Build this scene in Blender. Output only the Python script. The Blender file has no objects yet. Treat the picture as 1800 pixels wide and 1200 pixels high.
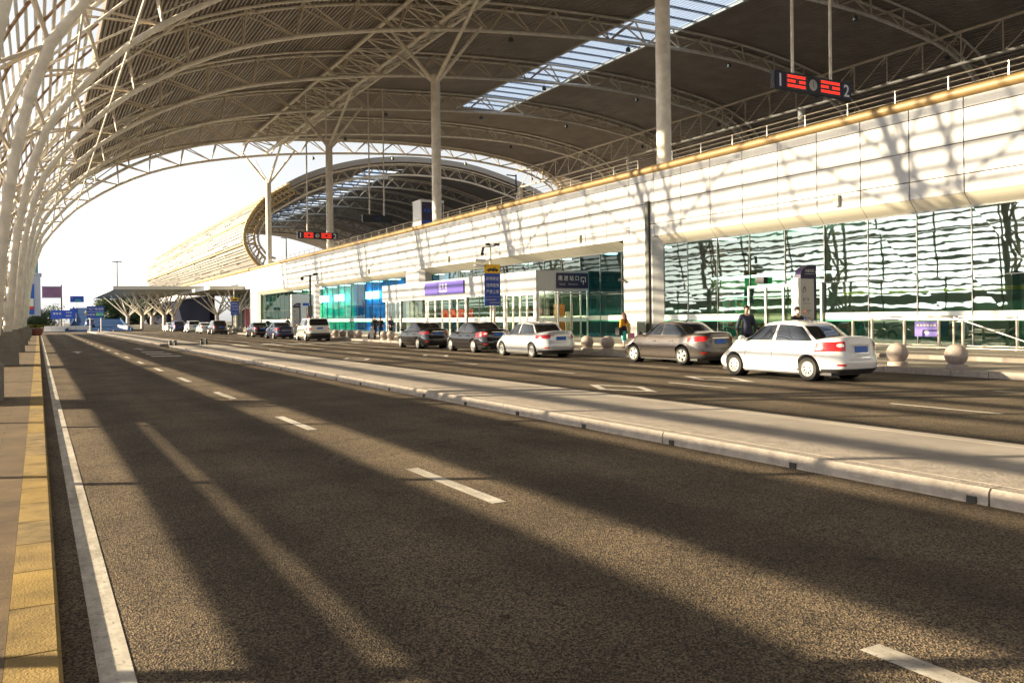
import bpy, bmesh, math, random
from mathutils import Vector, Matrix
R = math.radians
random.seed(7)
sc = bpy.context.scene
col = sc.collection

# ------------------------------------------------------------------ materials
def new_mat(name):
    m = bpy.data.materials.new(name); m.use_nodes = True
    return m, m.node_tree, m.node_tree.nodes['Principled BSDF']

def mat(name, rgb, rough=.6, metal=0., spec=.5, noise=0., nscale=4., bump=0., bscale=60., coat=0., emit=None, estr=0., stretch=(1, 1, 1)):
    m, nt, b = new_mat(name)
    b.inputs['Base Color'].default_value = (*rgb, 1)
    b.inputs['Roughness'].default_value = rough
    b.inputs['Metallic'].default_value = metal
    b.inputs['Specular IOR Level'].default_value = spec
    if coat: b.inputs['Coat Weight'].default_value = coat; b.inputs['Coat Roughness'].default_value = .05
    if emit: b.inputs['Emission Color'].default_value = (*emit, 1); b.inputs['Emission Strength'].default_value = estr
    if noise or bump:
        g = nt.nodes.new('ShaderNodeNewGeometry')
        mp = nt.nodes.new('ShaderNodeMapping'); mp.inputs['Scale'].default_value = stretch
        nt.links.new(g.outputs['Position'], mp.inputs['Vector'])
    if noise:
        n = nt.nodes.new('ShaderNodeTexNoise'); n.inputs['Scale'].default_value = nscale; n.inputs['Detail'].default_value = 8; n.inputs['Roughness'].default_value = .65
        nt.links.new(mp.outputs[0], n.inputs['Vector'])
        r = nt.nodes.new('ShaderNodeValToRGB')
        r.color_ramp.elements[0].position = .3; r.color_ramp.elements[1].position = .72
        r.color_ramp.elements[0].color = (*[c * (1 - noise) for c in rgb], 1)
        r.color_ramp.elements[1].color = (*[min(1, c * (1 + noise * .6)) for c in rgb], 1)
        nt.links.new(n.outputs['Fac'], r.inputs['Fac']); nt.links.new(r.outputs[0], b.inputs['Base Color'])
    if bump:
        n2 = nt.nodes.new('ShaderNodeTexNoise'); n2.inputs['Scale'].default_value = bscale; n2.inputs['Detail'].default_value = 3
        nt.links.new(mp.outputs[0], n2.inputs['Vector'])
        bp = nt.nodes.new('ShaderNodeBump'); bp.inputs['Strength'].default_value = bump; bp.inputs['Distance'].default_value = .02
        nt.links.new(n2.outputs['Fac'], bp.inputs['Height']); nt.links.new(bp.outputs[0], b.inputs['Normal'])
    return m

def asphalt_mat(name, base, warm):
    """Coarse asphalt: stone chips, tar patches, tyre-worn lanes and a few cracks."""
    m, nt, b = new_mat(name); N = nt.nodes; Lk = nt.links
    g = N.new('ShaderNodeNewGeometry')
    def noise(scale, detail, vec=None, rough=.6):
        n = N.new('ShaderNodeTexNoise'); n.inputs['Scale'].default_value = scale; n.inputs['Detail'].default_value = detail; n.inputs['Roughness'].default_value = rough
        Lk.new(vec or g.outputs['Position'], n.inputs['Vector']); return n
    mp = N.new('ShaderNodeMapping'); mp.inputs['Scale'].default_value = (1, .06, 1); Lk.new(g.outputs['Position'], mp.inputs['Vector'])
    v = N.new('ShaderNodeTexVoronoi'); v.inputs['Scale'].default_value = 95; Lk.new(g.outputs['Position'], v.inputs['Vector'])
    big = noise(.55, 6); lane = noise(1.3, 4, mp.outputs[0]); fine = noise(45, 4)
    r1 = N.new('ShaderNodeValToRGB'); r1.color_ramp.elements[0].color = (*[c * .62 for c in base], 1); r1.color_ramp.elements[1].color = (*warm, 1)
    r1.color_ramp.elements[0].position = .25; r1.color_ramp.elements[1].position = .8
    Lk.new(v.outputs['Color'], r1.inputs['Fac'])
    def mix(a, bc, fac, blend='MULTIPLY'):
        x = N.new('ShaderNodeMix'); x.data_type = 'RGBA'; x.blend_type = blend
        x.inputs[0].default_value = fac
        Lk.new(a, x.inputs[6]); Lk.new(bc, x.inputs[7]); return x.outputs[2]
    def ramp(src, a, bb, p0=.35, p1=.65):
        r = N.new('ShaderNodeValToRGB'); r.color_ramp.elements[0].color = (a, a, a, 1); r.color_ramp.elements[1].color = (bb, bb, bb, 1)
        r.color_ramp.elements[0].position = p0; r.color_ramp.elements[1].position = p1; Lk.new(src, r.inputs['Fac']); return r.outputs[0]
    c = mix(r1.outputs[0], ramp(big.outputs['Fac'], .62, 1.15), 1.)
    c = mix(c, ramp(lane.outputs['Fac'], .8, 1.12), 1.)
    c = mix(c, ramp(fine.outputs['Fac'], .55, 1.35, .3, .7), 1.)
    stain = noise(1.7, 5); c = mix(c, ramp(stain.outputs['Fac'], .55, 1., .30, .36), 1.)
    sx = N.new('ShaderNodeSeparateXYZ'); Lk.new(g.outputs['Position'], sx.inputs[0])
    wv = N.new('ShaderNodeMath'); wv.operation = 'SINE'; wm = N.new('ShaderNodeMath'); wm.operation = 'MULTIPLY'; wm.inputs[1].default_value = 2 * math.pi / 1.72; Lk.new(sx.outputs[0], wm.inputs[0]); Lk.new(wm.outputs[0], wv.inputs[0])
    wr = N.new('ShaderNodeMapRange'); wr.inputs[1].default_value = -1; wr.inputs[2].default_value = 1; wr.inputs[3].default_value = .86; wr.inputs[4].default_value = 1.12; Lk.new(wv.outputs[0], wr.inputs[0])
    cb = N.new('ShaderNodeCombineColor'); [Lk.new(wr.outputs[0], cb.inputs[i]) for i in range(3)]
    c = mix(c, cb.outputs[0], 1.)
    drip = noise(5.5, 2); c = mix(c, ramp(drip.outputs['Fac'], .42, 1., .27, .305), 1.)
    crk = N.new('ShaderNodeTexVoronoi'); crk.feature = 'DISTANCE_TO_EDGE'; crk.inputs['Scale'].default_value = .22
    wob = noise(1.1, 5); va = N.new('ShaderNodeVectorMath'); va.operation = 'MULTIPLY_ADD'; va.inputs[1].default_value = (1.6, 1.6, 0); Lk.new(wob.outputs['Color'], va.inputs[0]); Lk.new(g.outputs['Position'], va.inputs[2]); Lk.new(va.outputs[0], crk.inputs['Vector'])
    c = mix(c, ramp(crk.outputs['Distance'], .45, 1., .0015, .004), 1.)
    Lk.new(c, b.inputs['Base Color'])
    b.inputs['Roughness'].default_value = .85; b.inputs['Specular IOR Level'].default_value = .3
    bp = N.new('ShaderNodeBump'); bp.inputs['Strength'].default_value = .9; bp.inputs['Distance'].default_value = .012
    ad = N.new('ShaderNodeMath'); Lk.new(v.outputs['Distance'], ad.inputs[0]); Lk.new(fine.outputs['Fac'], ad.inputs[1])
    Lk.new(ad.outputs[0], bp.inputs['Height']); Lk.new(bp.outputs[0], b.inputs['Normal'])
    return m

def paint_mat(name):
    """Thermoplastic road paint: worn through to the stone in flecks, scuffed by tyres."""
    m, nt, b = new_mat(name); N = nt.nodes; Lk = nt.links
    g = N.new('ShaderNodeNewGeometry')
    def nz(sc_, d, st=(1, 1, 1)):
        mp = N.new('ShaderNodeMapping'); mp.inputs['Scale'].default_value = st; Lk.new(g.outputs['Position'], mp.inputs['Vector'])
        n = N.new('ShaderNodeTexNoise'); n.inputs['Scale'].default_value = sc_; n.inputs['Detail'].default_value = d; n.inputs['Roughness'].default_value = .7; Lk.new(mp.outputs[0], n.inputs['Vector']); return n
    def rmp(n, p0, p1, c0, c1):
        r = N.new('ShaderNodeValToRGB'); r.color_ramp.elements[0].position = p0; r.color_ramp.elements[1].position = p1
        r.color_ramp.elements[0].color = (*c0, 1); r.color_ramp.elements[1].color = (*c1, 1); Lk.new(n.outputs['Fac'], r.inputs['Fac']); return r.outputs[0]
    base = rmp(nz(7, 8), .3, .7, (.42, .39, .35), (.72, .69, .63)); scuff = rmp(nz(1.4, 6, (3, .5, 1)), .34, .56, (.55, .53, .50), (1, 1, 1)); chip = rmp(nz(38, 5), .36, .40, (.25, .24, .22), (1, 1, 1))
    c = base
    for o in (scuff, chip):
        x = N.new('ShaderNodeMix'); x.data_type = 'RGBA'; x.blend_type = 'MULTIPLY'; x.inputs[0].default_value = 1; Lk.new(c, x.inputs[6]); Lk.new(o, x.inputs[7]); c = x.outputs[2]
    Lk.new(c, b.inputs['Base Color']); b.inputs['Roughness'].default_value = .75
    return m

def paver_mat(name, c1, c2, mortar, sx, sy, rough=.75, noise=.25):
    """Rectangular slabs laid flat: brick texture on world x, y."""
    m, nt, b = new_mat(name); N = nt.nodes; Lk = nt.links
    g = N.new('ShaderNodeNewGeometry')
    br = N.new('ShaderNodeTexBrick'); br.inputs['Scale'].default_value = 1; br.inputs['Brick Width'].default_value = sx; br.inputs['Row Height'].default_value = sy
    br.inputs['Mortar Size'].default_value = .006; br.offset = .5
    br.inputs['Color1'].default_value = (*c1, 1); br.inputs['Color2'].default_value = (*c2, 1); br.inputs['Mortar'].default_value = (*mortar, 1)
    Lk.new(g.outputs['Position'], br.inputs['Vector'])
    n = N.new('ShaderNodeTexNoise'); n.inputs['Scale'].default_value = 2.2; n.inputs['Detail'].default_value = 9; n.inputs['Roughness'].default_value = .7; Lk.new(g.outputs['Position'], n.inputs['Vector'])
    r = N.new('ShaderNodeValToRGB'); r.color_ramp.elements[0].color = (1 - noise * 1.6,) * 3 + (1,); r.color_ramp.elements[1].color = (1 + noise,) * 3 + (1,)
    r.color_ramp.elements[0].position = .3; r.color_ramp.elements[1].position = .7; Lk.new(n.outputs['Fac'], r.inputs['Fac'])
    x = N.new('ShaderNodeMix'); x.data_type = 'RGBA'; x.blend_type = 'MULTIPLY'; x.inputs[0].default_value = 1
    Lk.new(br.outputs['Color'], x.inputs[6]); Lk.new(r.outputs[0], x.inputs[7]); Lk.new(x.outputs[2], b.inputs['Base Color'])
    b.inputs['Roughness'].default_value = rough
    n3 = N.new('ShaderNodeTexNoise'); n3.inputs['Scale'].default_value = 50; n3.inputs['Detail'].default_value = 4; Lk.new(g.outputs['Position'], n3.inputs['Vector'])
    bp = N.new('ShaderNodeBump'); bp.inputs['Strength'].default_value = .35; bp.inputs['Distance'].default_value = .01
    Lk.new(n3.outputs['Fac'], bp.inputs['Height']); Lk.new(bp.outputs[0], b.inputs['Normal'])
    return m

def glass_mat(name, tint, refl=.55, wave=.5, clear=.5, scale=(1, 1, 1)):
    """Facade glass: tinted see-through pane with a wavy mirror coat."""
    m = bpy.data.materials.new(name); m.use_nodes = True; nt = m.node_tree; N = nt.nodes; Lk = nt.links
    N.remove(N['Principled BSDF']); out = N['Material Output']
    g = N.new('ShaderNodeNewGeometry')
    mp = N.new('ShaderNodeMapping'); mp.inputs['Scale'].default_value = scale; Lk.new(g.outputs['Position'], mp.inputs['Vector'])
    n = N.new('ShaderNodeTexNoise'); n.inputs['Scale'].default_value = 1.; n.inputs['Detail'].default_value = 2.; Lk.new(mp.outputs[0], n.inputs['Vector'])
    bp = N.new('ShaderNodeBump'); bp.inputs['Strength'].default_value = wave; bp.inputs['Distance'].default_value = .05; Lk.new(n.outputs['Fac'], bp.inputs['Height'])
    gl = N.new('ShaderNodeBsdfGlossy'); gl.inputs['Roughness'].default_value = .015; gl.inputs['Color'].default_value = (.46, .525, .475, 1); Lk.new(bp.outputs[0], gl.inputs['Normal'])
    tr = N.new('ShaderNodeBsdfTransparent'); tr.inputs['Color'].default_value = (*tint, 1)
    fr = N.new('ShaderNodeLayerWeight'); fr.inputs['Blend'].default_value = .35
    ma = N.new('ShaderNodeMapRange'); ma.inputs['To Min'].default_value = refl; ma.inputs['To Max'].default_value = min(1, refl + .5)
    Lk.new(fr.outputs['Fresnel'], ma.inputs['Value'])
    mx = N.new('ShaderNodeMixShader'); Lk.new(ma.outputs[0], mx.inputs[0]); Lk.new(tr.outputs[0], mx.inputs[1]); Lk.new(gl.outputs[0], mx.inputs[2])
    Lk.new(mx.outputs[0], out.inputs['Surface'])
    return m

def panel_glass(name, tint, clear):
    """Translucent skylight sheet: part see-through, part diffusing."""
    m = bpy.data.materials.new(name); m.use_nodes = True; nt = m.node_tree; N = nt.nodes; Lk = nt.links
    N.remove(N['Principled BSDF']); out = N['Material Output']
    tr = N.new('ShaderNodeBsdfTransparent'); tr.inputs['Color'].default_value = (*tint, 1)
    tl = N.new('ShaderNodeBsdfTranslucent'); tl.inputs['Color'].default_value = (*tint, 1)
    mx = N.new('ShaderNodeMixShader'); mx.inputs[0].default_value = clear
    Lk.new(tl.outputs[0], mx.inputs[1]); Lk.new(tr.outputs[0], mx.inputs[2]); Lk.new(mx.outputs[0], out.inputs['Surface'])
    return m

M = {
 'asphalt': asphalt_mat('asphalt', (.058, .047, .046), (.27, .205, .132)),
 'ground': mat('ground_dust', (.13, .115, .095), .9, noise=.3, nscale=.3),
 'paint': paint_mat('road_paint'),
 'median': mat('median_paving', (.345, .31, .275), .8, noise=.25, nscale=1.1, bump=.3, bscale=80),
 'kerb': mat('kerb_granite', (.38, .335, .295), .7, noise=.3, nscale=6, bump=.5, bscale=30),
 'yellow': mat('yellow_kerb', (.32, .22, .075), .85, noise=.5, nscale=3.5, bump=.3, bscale=70), 'yellow2': mat('yellow_kerb_b', (.27, .195, .085), .85, noise=.55, nscale=4.5, bump=.3, bscale=70), 'yellow3': mat('yellow_kerb_c', (.34, .23, .065), .85, noise=.45, nscale=2.5, bump=.3, bscale=70),
 'paver': paver_mat('sidewalk_pavers', (.16, .110, .062), (.125, .090, .052), (.07, .05, .04), .9, .45),
 'plaza': paver_mat('plaza_pavers', (.32, .275, .23), (.28, .245, .21), (.18, .155, .13), .8, .8),
 'concrete': mat('footing_concrete', (.26, .235, .195), .85, noise=.3, nscale=2, bump=.5, bscale=25),
 'steel': mat('cream_steel', (.84, .78, .67), .45, noise=.24, nscale=1.6),
 'steel_d': mat('truss_steel', (.60, .52, .41), .5, noise=.15, nscale=2),
 'rust': mat('bronze_rod', (.34, .20, .10), .6, noise=.3, nscale=6),
 'roof': mat('roof_sheet', (.32, .277, .24), .55, noise=.25, nscale=.35),
 'roof_top': mat('roof_top', (.30, .29, .28), .5),
 'slat': mat('white_slat', (.74, .73, .70), .5),
 'skylight': panel_glass('skylight_sheet', (.60, .74, .98), .72),
 'bar': mat('skylight_bar', (.16, .20, .28), .5),
 'wall': mat('white_cladding', (.43, .44, .455), .55, noise=.20, nscale=.5, stretch=(1, 1.6, .35)), 'wall2': mat('white_cladding_b', (.40, .41, .43), .5, noise=.22, nscale=.7, stretch=(1, 1.6, .3)), 'wall3': mat('white_cladding_c', (.435, .44, .455), .58, noise=.20, nscale=.6, stretch=(1, 1.6, .3)),
 'joint': mat('cladding_joint', (.05, .04, .035), .9),
 'gold': mat('gold_coping', (.29, .19, .075), .5, noise=.15, nscale=1.5),
 'soffit': mat('soffit_panel', (.58, .54, .44), .55),
 'frame': mat('window_frame', (.10, .11, .11), .4, metal=.3),
 'alu': mat('brushed_aluminium', (.66, .65, .62), .35, metal=.6),
 'rail': mat('stainless_rail', (.62, .56, .47), .3, metal=.7),
 'glass': glass_mat('facade_glass', (.22, .42, .35), .26, .045, scale=(1., .6, 1.2)),
 'glass_b': glass_mat('blue_facade_glass', (.10, .46, .62), .08, .05, scale=(1., .45, 1.)),
 'glass_g': glass_mat('green_facade_glass', (.32, .70, .52), .08, .05, scale=(1., .45, 1.)),
 'door_glass': glass_mat('door_glass', (.74, .80, .70), .12, .04, scale=(1., 1., .6)),
 'band': mat('frosted_band', (.78, .84, .80), .6),
 'band_g': mat('green_band', (.03, .36, .20), .5),
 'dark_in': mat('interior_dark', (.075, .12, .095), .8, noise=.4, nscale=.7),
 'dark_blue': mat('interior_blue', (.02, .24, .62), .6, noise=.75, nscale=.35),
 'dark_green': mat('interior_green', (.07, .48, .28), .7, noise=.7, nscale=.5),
 'in_floor': mat('interior_floor', (.30, .30, .28), .25),
 'shelf': mat('white_shelf', (.78, .80, .74), .5),
 'lamp': mat('lamp_panel', (.9, .9, .85), .5, emit=(1, .97, .85), estr=8),
 'orange': mat('orange_board', (.85, .25, .05), .5), 'red': mat('red_cloth', (.75, .06, .03), .6),
 'yellow_s': mat('yellow_sign', (.90, .52, .02), .5), 'green_s': mat('green_goods', (.08, .50, .15), .5),
 'teal': mat('teal_cloth', (.02, .45, .38), .6),
 'sign_blue': mat('sign_blue', (.012, .06, .42), .45), 'sign_blue2': mat('motorway_blue', (.012, .075, .50), .45),
 'sign_violet': mat('sign_violet', (.085, .055, .36), .4), 'sign_navy': mat('sign_navy', (.022, .014, .055), .35),
 'white': mat('white_paint', (.82, .82, .80), .5), 'grey_p': mat('grey_panel', (.48, .47, .45), .5),
 'black': mat('black_plastic', (.018, .018, .02), .4), 'led': mat('red_led', (.2, .01, .01), .5, emit=(1, .03, .015), estr=.75),
 'led_bg': mat('led_background', (.07, .055, .055), .5),
 'granite': mat('pink_granite', (.40, .335, .30), .5, noise=.25, nscale=30, bump=.15, bscale=60),
 'bin': mat('bin_grey', (.33, .33, .31), .5), 'purple': mat('billboard_purple', (.26, .14, .27), .6, noise=.2, nscale=.4),
 'ad_blue': mat('advert_blue', (.02, .12, .55), .4), 'ad_tower': mat('tower_panel', (.48, .54, .68), .4), 'tower_glass': mat('tower_glass', (.10, .30, .42), .15),
 'green_t': mat('sign_green', (.02, .45, .25), .5),
 'canopy': mat('canopy_soffit', (.34, .38, .33), .5), 'fascia': mat('canopy_fascia', (.58, .58, .55), .4, metal=.2),
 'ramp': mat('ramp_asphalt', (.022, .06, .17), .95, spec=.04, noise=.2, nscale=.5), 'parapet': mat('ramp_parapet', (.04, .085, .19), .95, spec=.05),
 'navy_wall': mat('navy_wall', (.012, .014, .03), .9, spec=.1), 'barrier': mat('white_barrier', (.74, .74, .72), .6),
 'leaf_d': mat('leaf_dark', (.035, .070, .028), .7), 'leaf_m': mat('leaf_mid', (.060, .105, .035), .7), 'leaf_y': mat('leaf_yellow', (.30, .26, .05), .7),
 'bark': mat('bark', (.12, .085, .06), .9), 'pot': mat('clay_pot', (.30, .10, .07), .7),
 'tyre': mat('tyre_rubber', (.022, .021, .020), .75), 'rim': mat('rim_silver', (.74, .73, .70), .3, metal=.5),
 'car_glass': mat('car_glass', (.012, .014, .016), .03, spec=.9, coat=.6), 'side_glass': mat('side_glass', (.015, .02, .03), .03, spec=.9, coat=.3),
 'lamp_red': mat('tail_red', (.55, .008, .008), .12, coat=.6), 'lamp_clear': mat('lamp_clear', (.75, .72, .70), .1, coat=.5), 'chrome': mat('chrome', (.75, .75, .75), .12, metal=1.),
 'plate': mat('plate_blue', (.02, .13, .55), .4), 'trim': mat('bumper_trim', (.03, .03, .032), .55),
 'skin': mat('skin', (.60, .36, .25), .55), 'hair': mat('hair_black', (.012, .010, .010), .5), 'hair_b': mat('hair_brown', (.13, .035, .02), .5),
 'cloth_k': mat('cloth_black', (.022, .022, .028), .85), 'cloth_n': mat('cloth_navy', (.035, .038, .075), .85), 'cloth_y': mat('cloth_amber', (.80, .38, .02), .8), 'cloth_o': mat('cloth_rust', (.55, .12, .02), .8),
 'cloth_g': mat('cloth_grey', (.40, .41, .44), .85), 'cloth_w': mat('cloth_white', (.75, .70, .68), .8), 'cloth_r': mat('cloth_red', (.55, .05, .04), .8), 'shoe': mat('shoe_dark', (.03, .028, .026), .6), 'pink': mat('pink_plastic', (.70, .22, .38), .5),
 'stain': mat('tower_trim', (.30, .33, .45), .5),
}
PAINT = {
 'white': mat('car_white', (.80, .80, .80), .22, coat=1.), 'grey': mat('car_grey', (.115, .098, .088), .26, metal=.45, coat=1.),
 'silver': mat('car_silver', (.62, .64, .66), .26, metal=.35, coat=1.), 'black': mat('car_black', (.010, .010, .013), .12, coat=1.),
 'champagne': mat('car_ivory', (.70, .70, .62), .24, coat=1.), 'navy': mat('car_navy', (.02, .03, .09), .18, coat=1.), 'blue': mat('car_blue', (.03, .10, .34), .2, coat=1.), 'brown': mat('car_brown', (.06, .04, .045), .2, coat=1.),
}

# ------------------------------------------------------------------ mesh helpers
def frame_of(d):
    d = d.normalized(); a = Vector((0, 0, 1)) if abs(d.z) < .95 else Vector((1, 0, 0))
    u = d.cross(a).normalized(); return u, d.cross(u).normalized()

class MB:
    def __init__(s): s.v = []; s.f = []; s.m = []
    def add(s, vs, fs, mi=0):
        o = len(s.v); s.v += [tuple(p) for p in vs]; s.f += [tuple(i + o for i in f) for f in fs]; s.m += [mi] * len(fs); return s
    def box(s, x0, x1, y0, y1, z0, z1, mi=0):
        return s.add([(x0, y0, z0), (x1, y0, z0), (x1, y1, z0), (x0, y1, z0), (x0, y0, z1), (x1, y0, z1), (x1, y1, z1), (x0, y1, z1)],
                     [(0, 3, 2, 1), (4, 5, 6, 7), (0, 1, 5, 4), (1, 2, 6, 5), (2, 3, 7, 6), (3, 0, 4, 7)], mi)
    def bar(s, p0, p1, w, h, up=(0, 0, 1), mi=0):
        p0, p1 = Vector(p0), Vector(p1); d = (p1 - p0).normalized(); u = d.cross(Vector(up)).normalized(); v = u.cross(d)
        q = []
        for p in (p0, p1):
            for a, b in ((-1, -1), (1, -1), (1, 1), (-1, 1)): q.append(p + u * a * w / 2 + v * b * h / 2)
        return s.add(q, [(0, 1, 2, 3), (7, 6, 5, 4), (0, 4, 5, 1), (1, 5, 6, 2), (2, 6, 7, 3), (3, 7, 4, 0)], mi)
    def tube(s, p0, p1, r, n=6, r1=None, mi=0, cap=True):
        p0, p1 = Vector(p0), Vector(p1); u, v = frame_of(p1 - p0); r1 = r if r1 is None else r1
        q = [p + (u * math.cos(2 * math.pi * i / n) + v * math.sin(2 * math.pi * i / n)) * rr for p, rr in ((p0, r), (p1, r1)) for i in range(n)]
        fs = [(i, (i + 1) % n, n + (i + 1) % n, n + i) for i in range(n)]
        if cap: fs += [tuple(range(n))[::-1], tuple(range(n, 2 * n))]
        return s.add(q, fs, mi)
    def path(s, pts, r, n=8, mi=0):
        pts = [Vector(p) for p in pts]; k = len(pts); q = []
        rr = r if isinstance(r, (list, tuple)) else [r] * k
        ref = None
        for i, p in enumerate(pts):
            d = (pts[min(i + 1, k - 1)] - pts[max(i - 1, 0)]).normalized()
            if ref is None: u, v = frame_of(d)
            else:
                u = (ref - d * ref.dot(d)).normalized(); v = d.cross(u)
            ref = u
            q += [p + (u * math.cos(2 * math.pi * j / n) + v * math.sin(2 * math.pi * j / n)) * rr[i] for j in range(n)]
        fs = [(i * n + j, i * n + (j + 1) % n, (i + 1) * n + (j + 1) % n, (i + 1) * n + j) for i in range(k - 1) for j in range(n)]
        fs += [tuple(range(n))[::-1], tuple(range((k - 1) * n, k * n))]
        return s.add(q, fs, mi)
    def lathe(s, prof, c=(0, 0, 0), axis='z', n=24, mi=0, cap=True):
        q = []
        for r, h in prof:
            for j in range(n):
                a = 2 * math.pi * j / n; x, y = r * math.cos(a), r * math.sin(a)
                q.append({'z': (c[0] + x, c[1] + y, c[2] + h), 'x': (c[0] + h, c[1] + x, c[2] + y), 'y': (c[0] + x, c[1] + h, c[2] + y)}[axis])
        k = len(prof)
        fs = [(i * n + j, i * n + (j + 1) % n, (i + 1) * n + (j + 1) % n, (i + 1) * n + j) for i in range(k - 1) for j in range(n)]
        if cap and prof[0][0] > 1e-6: fs.append(tuple(range(n))[::-1])
        if cap and prof[-1][0] > 1e-6: fs.append(tuple(range((k - 1) * n, k * n)))
        return s.add(q, fs, mi)
    def ball(s, c, r, n=20, k=12, sz=1., mi=0):
        return s.lathe([(max(1e-4, r * math.sin(math.pi * i / k)), -r * sz * math.cos(math.pi * i / k)) for i in range(k + 1)], c, 'z', n, mi)
    def prism(s, poly, a0, a1, axis='y', mi=0):
        """extrude a 2-D polygon: axis y -> poly is (x,z); axis x -> (y,z); axis z -> (x,y)"""
        n = len(poly)
        def P(p, a): return {'y': (p[0], a, p[1]), 'x': (a, p[0], p[1]), 'z': (p[0], p[1], a)}[axis]
        q = [P(p, a0) for p in poly] + [P(p, a1) for p in poly]
        return s.add(q, [tuple(range(n))[::-1], tuple(range(n, 2 * n))] + [(i, (i + 1) % n, n + (i + 1) % n, n + i) for i in range(n)], mi)
    def grid(s, P, flip=False, mi=0):
        k, n = len(P), len(P[0]); q = [p for row in P for p in row]
        fs = [(i * n + j, i * n + j + 1, (i + 1) * n + j + 1, (i + 1) * n + j) for i in range(k - 1) for j in range(n - 1)]
        if flip: fs = [f[::-1] for f in fs]
        return s.add(q, fs, mi)
    def build(s, name, m, parent=None, smooth=0, fix=True, local=False):
        me = bpy.data.meshes.new(name)
        off = Vector((0, 0, 0))
        if parent is not None and not local:
            p = parent
            while p is not None: off += p.location; p = p.parent
        me.from_pydata([tuple(Vector(p) - off) for p in s.v], [], s.f)
        ms = m if isinstance(m, (list, tuple)) else [m]
        for x in ms: me.materials.append(x)
        if len(ms) > 1: me.polygons.foreach_set('material_index', s.m)
        if fix:
            bm = bmesh.new(); bm.from_mesh(me); bmesh.ops.recalc_face_normals(bm, faces=bm.faces); bm.to_mesh(me); bm.free()
        if smooth:
            me.polygons.foreach_set('use_smooth', [True] * len(me.polygons)); me.set_sharp_from_angle(angle=R(smooth))
        me.update()
        o = bpy.data.objects.new(name, me); col.objects.link(o)
        if parent is not None: o.parent = parent
        return o

def tag(o, label=None, cat=None, group=None, kind=None):
    if label: o['label'] = label
    if cat: o['category'] = cat
    if group: o['group'] = group
    if kind: o['kind'] = kind
    return o
def thing(name, label, cat, loc=(0, 0, 0), group=None, rz=0):
    o = bpy.data.objects.new(name, None); col.objects.link(o); o.location = loc; o.rotation_euler = (0, 0, rz); o.empty_display_size = .3
    return tag(o, label, cat, group)
def struct(name, mb, m, **k): return tag(mb.build(name, m, **k), kind='structure')
def copy_tree(o, parent=None):
    c = o.copy(); col.objects.link(c); c.parent = parent
    for ch in list(o.children): copy_tree(ch, c)
    return c

def interp(pts, t):
    for (a, va), (b, vb) in zip(pts, pts[1:]):
        if t <= b: return va + (vb - va) * max(0, (t - a)) / (b - a)
    return pts[-1][1]
def spline(pts, n):
    """Catmull-Rom through 2-D points, n samples equal in arc length."""
    P = [Vector((*p, 0)) for p in pts]; P = [P[0] * 2 - P[1]] + P + [P[-1] * 2 - P[-2]]
    d = []
    for i in range(1, len(P) - 2):
        for k in range(24):
            t = k / 24
            d.append(.5 * ((2 * P[i]) + (P[i + 1] - P[i - 1]) * t + (2 * P[i - 1] - 5 * P[i] + 4 * P[i + 1] - P[i + 2]) * t * t + (3 * P[i] - P[i - 1] - 3 * P[i + 1] + P[i + 2]) * t ** 3))
    d.append(P[-2]); L = [0]
    for a, b in zip(d, d[1:]): L.append(L[-1] + (b - a).length)
    out = []; j = 0
    for k in range(n):
        s = L[-1] * k / (n - 1)
        while j < len(L) - 2 and L[j + 1] < s: j += 1
        w = (s - L[j]) / max(1e-9, L[j + 1] - L[j]); p = d[j].lerp(d[j + 1], min(1, w)); out.append((p.x, p.y))
    return out

DG = bpy.context.evaluated_depsgraph_get
def lettering(parent, txt, c, right, up, size, m, width=None, name='lettering', depth=.006, bold=0.):
    cu = bpy.data.curves.new('text', 'FONT'); cu.body = txt; cu.size = 1; cu.align_x = 'CENTER'; cu.align_y = 'CENTER'; cu.resolution_u = 3; cu.offset = bold
    ob = bpy.data.objects.new('text', cu); col.objects.link(ob)
    me = bpy.data.meshes.new_from_object(ob.evaluated_get(DG()))
    bpy.data.objects.remove(ob); bpy.data.curves.remove(cu)
    vs = [v.co.copy() for v in me.vertices]; fs = [tuple(p.vertices) for p in me.polygons]; bpy.data.meshes.remove(me)
    if not vs: return None
    x0, x1 = min(v.x for v in vs), max(v.x for v in vs); y0, y1 = min(v.y for v in vs), max(v.y for v in vs)
    sx = sy = size
    if width: sx = width / (x1 - x0)
    right, up, c = Vector(right), Vector(up), Vector(c); nn = right.cross(up)
    b = MB(); b.add([c + right * (v.x - (x0 + x1) / 2) * sx + up * (v.y - (y0 + y1) / 2) * sy + nn * depth for v in vs], fs)
    return b.build(name, m, parent, fix=False)

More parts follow.
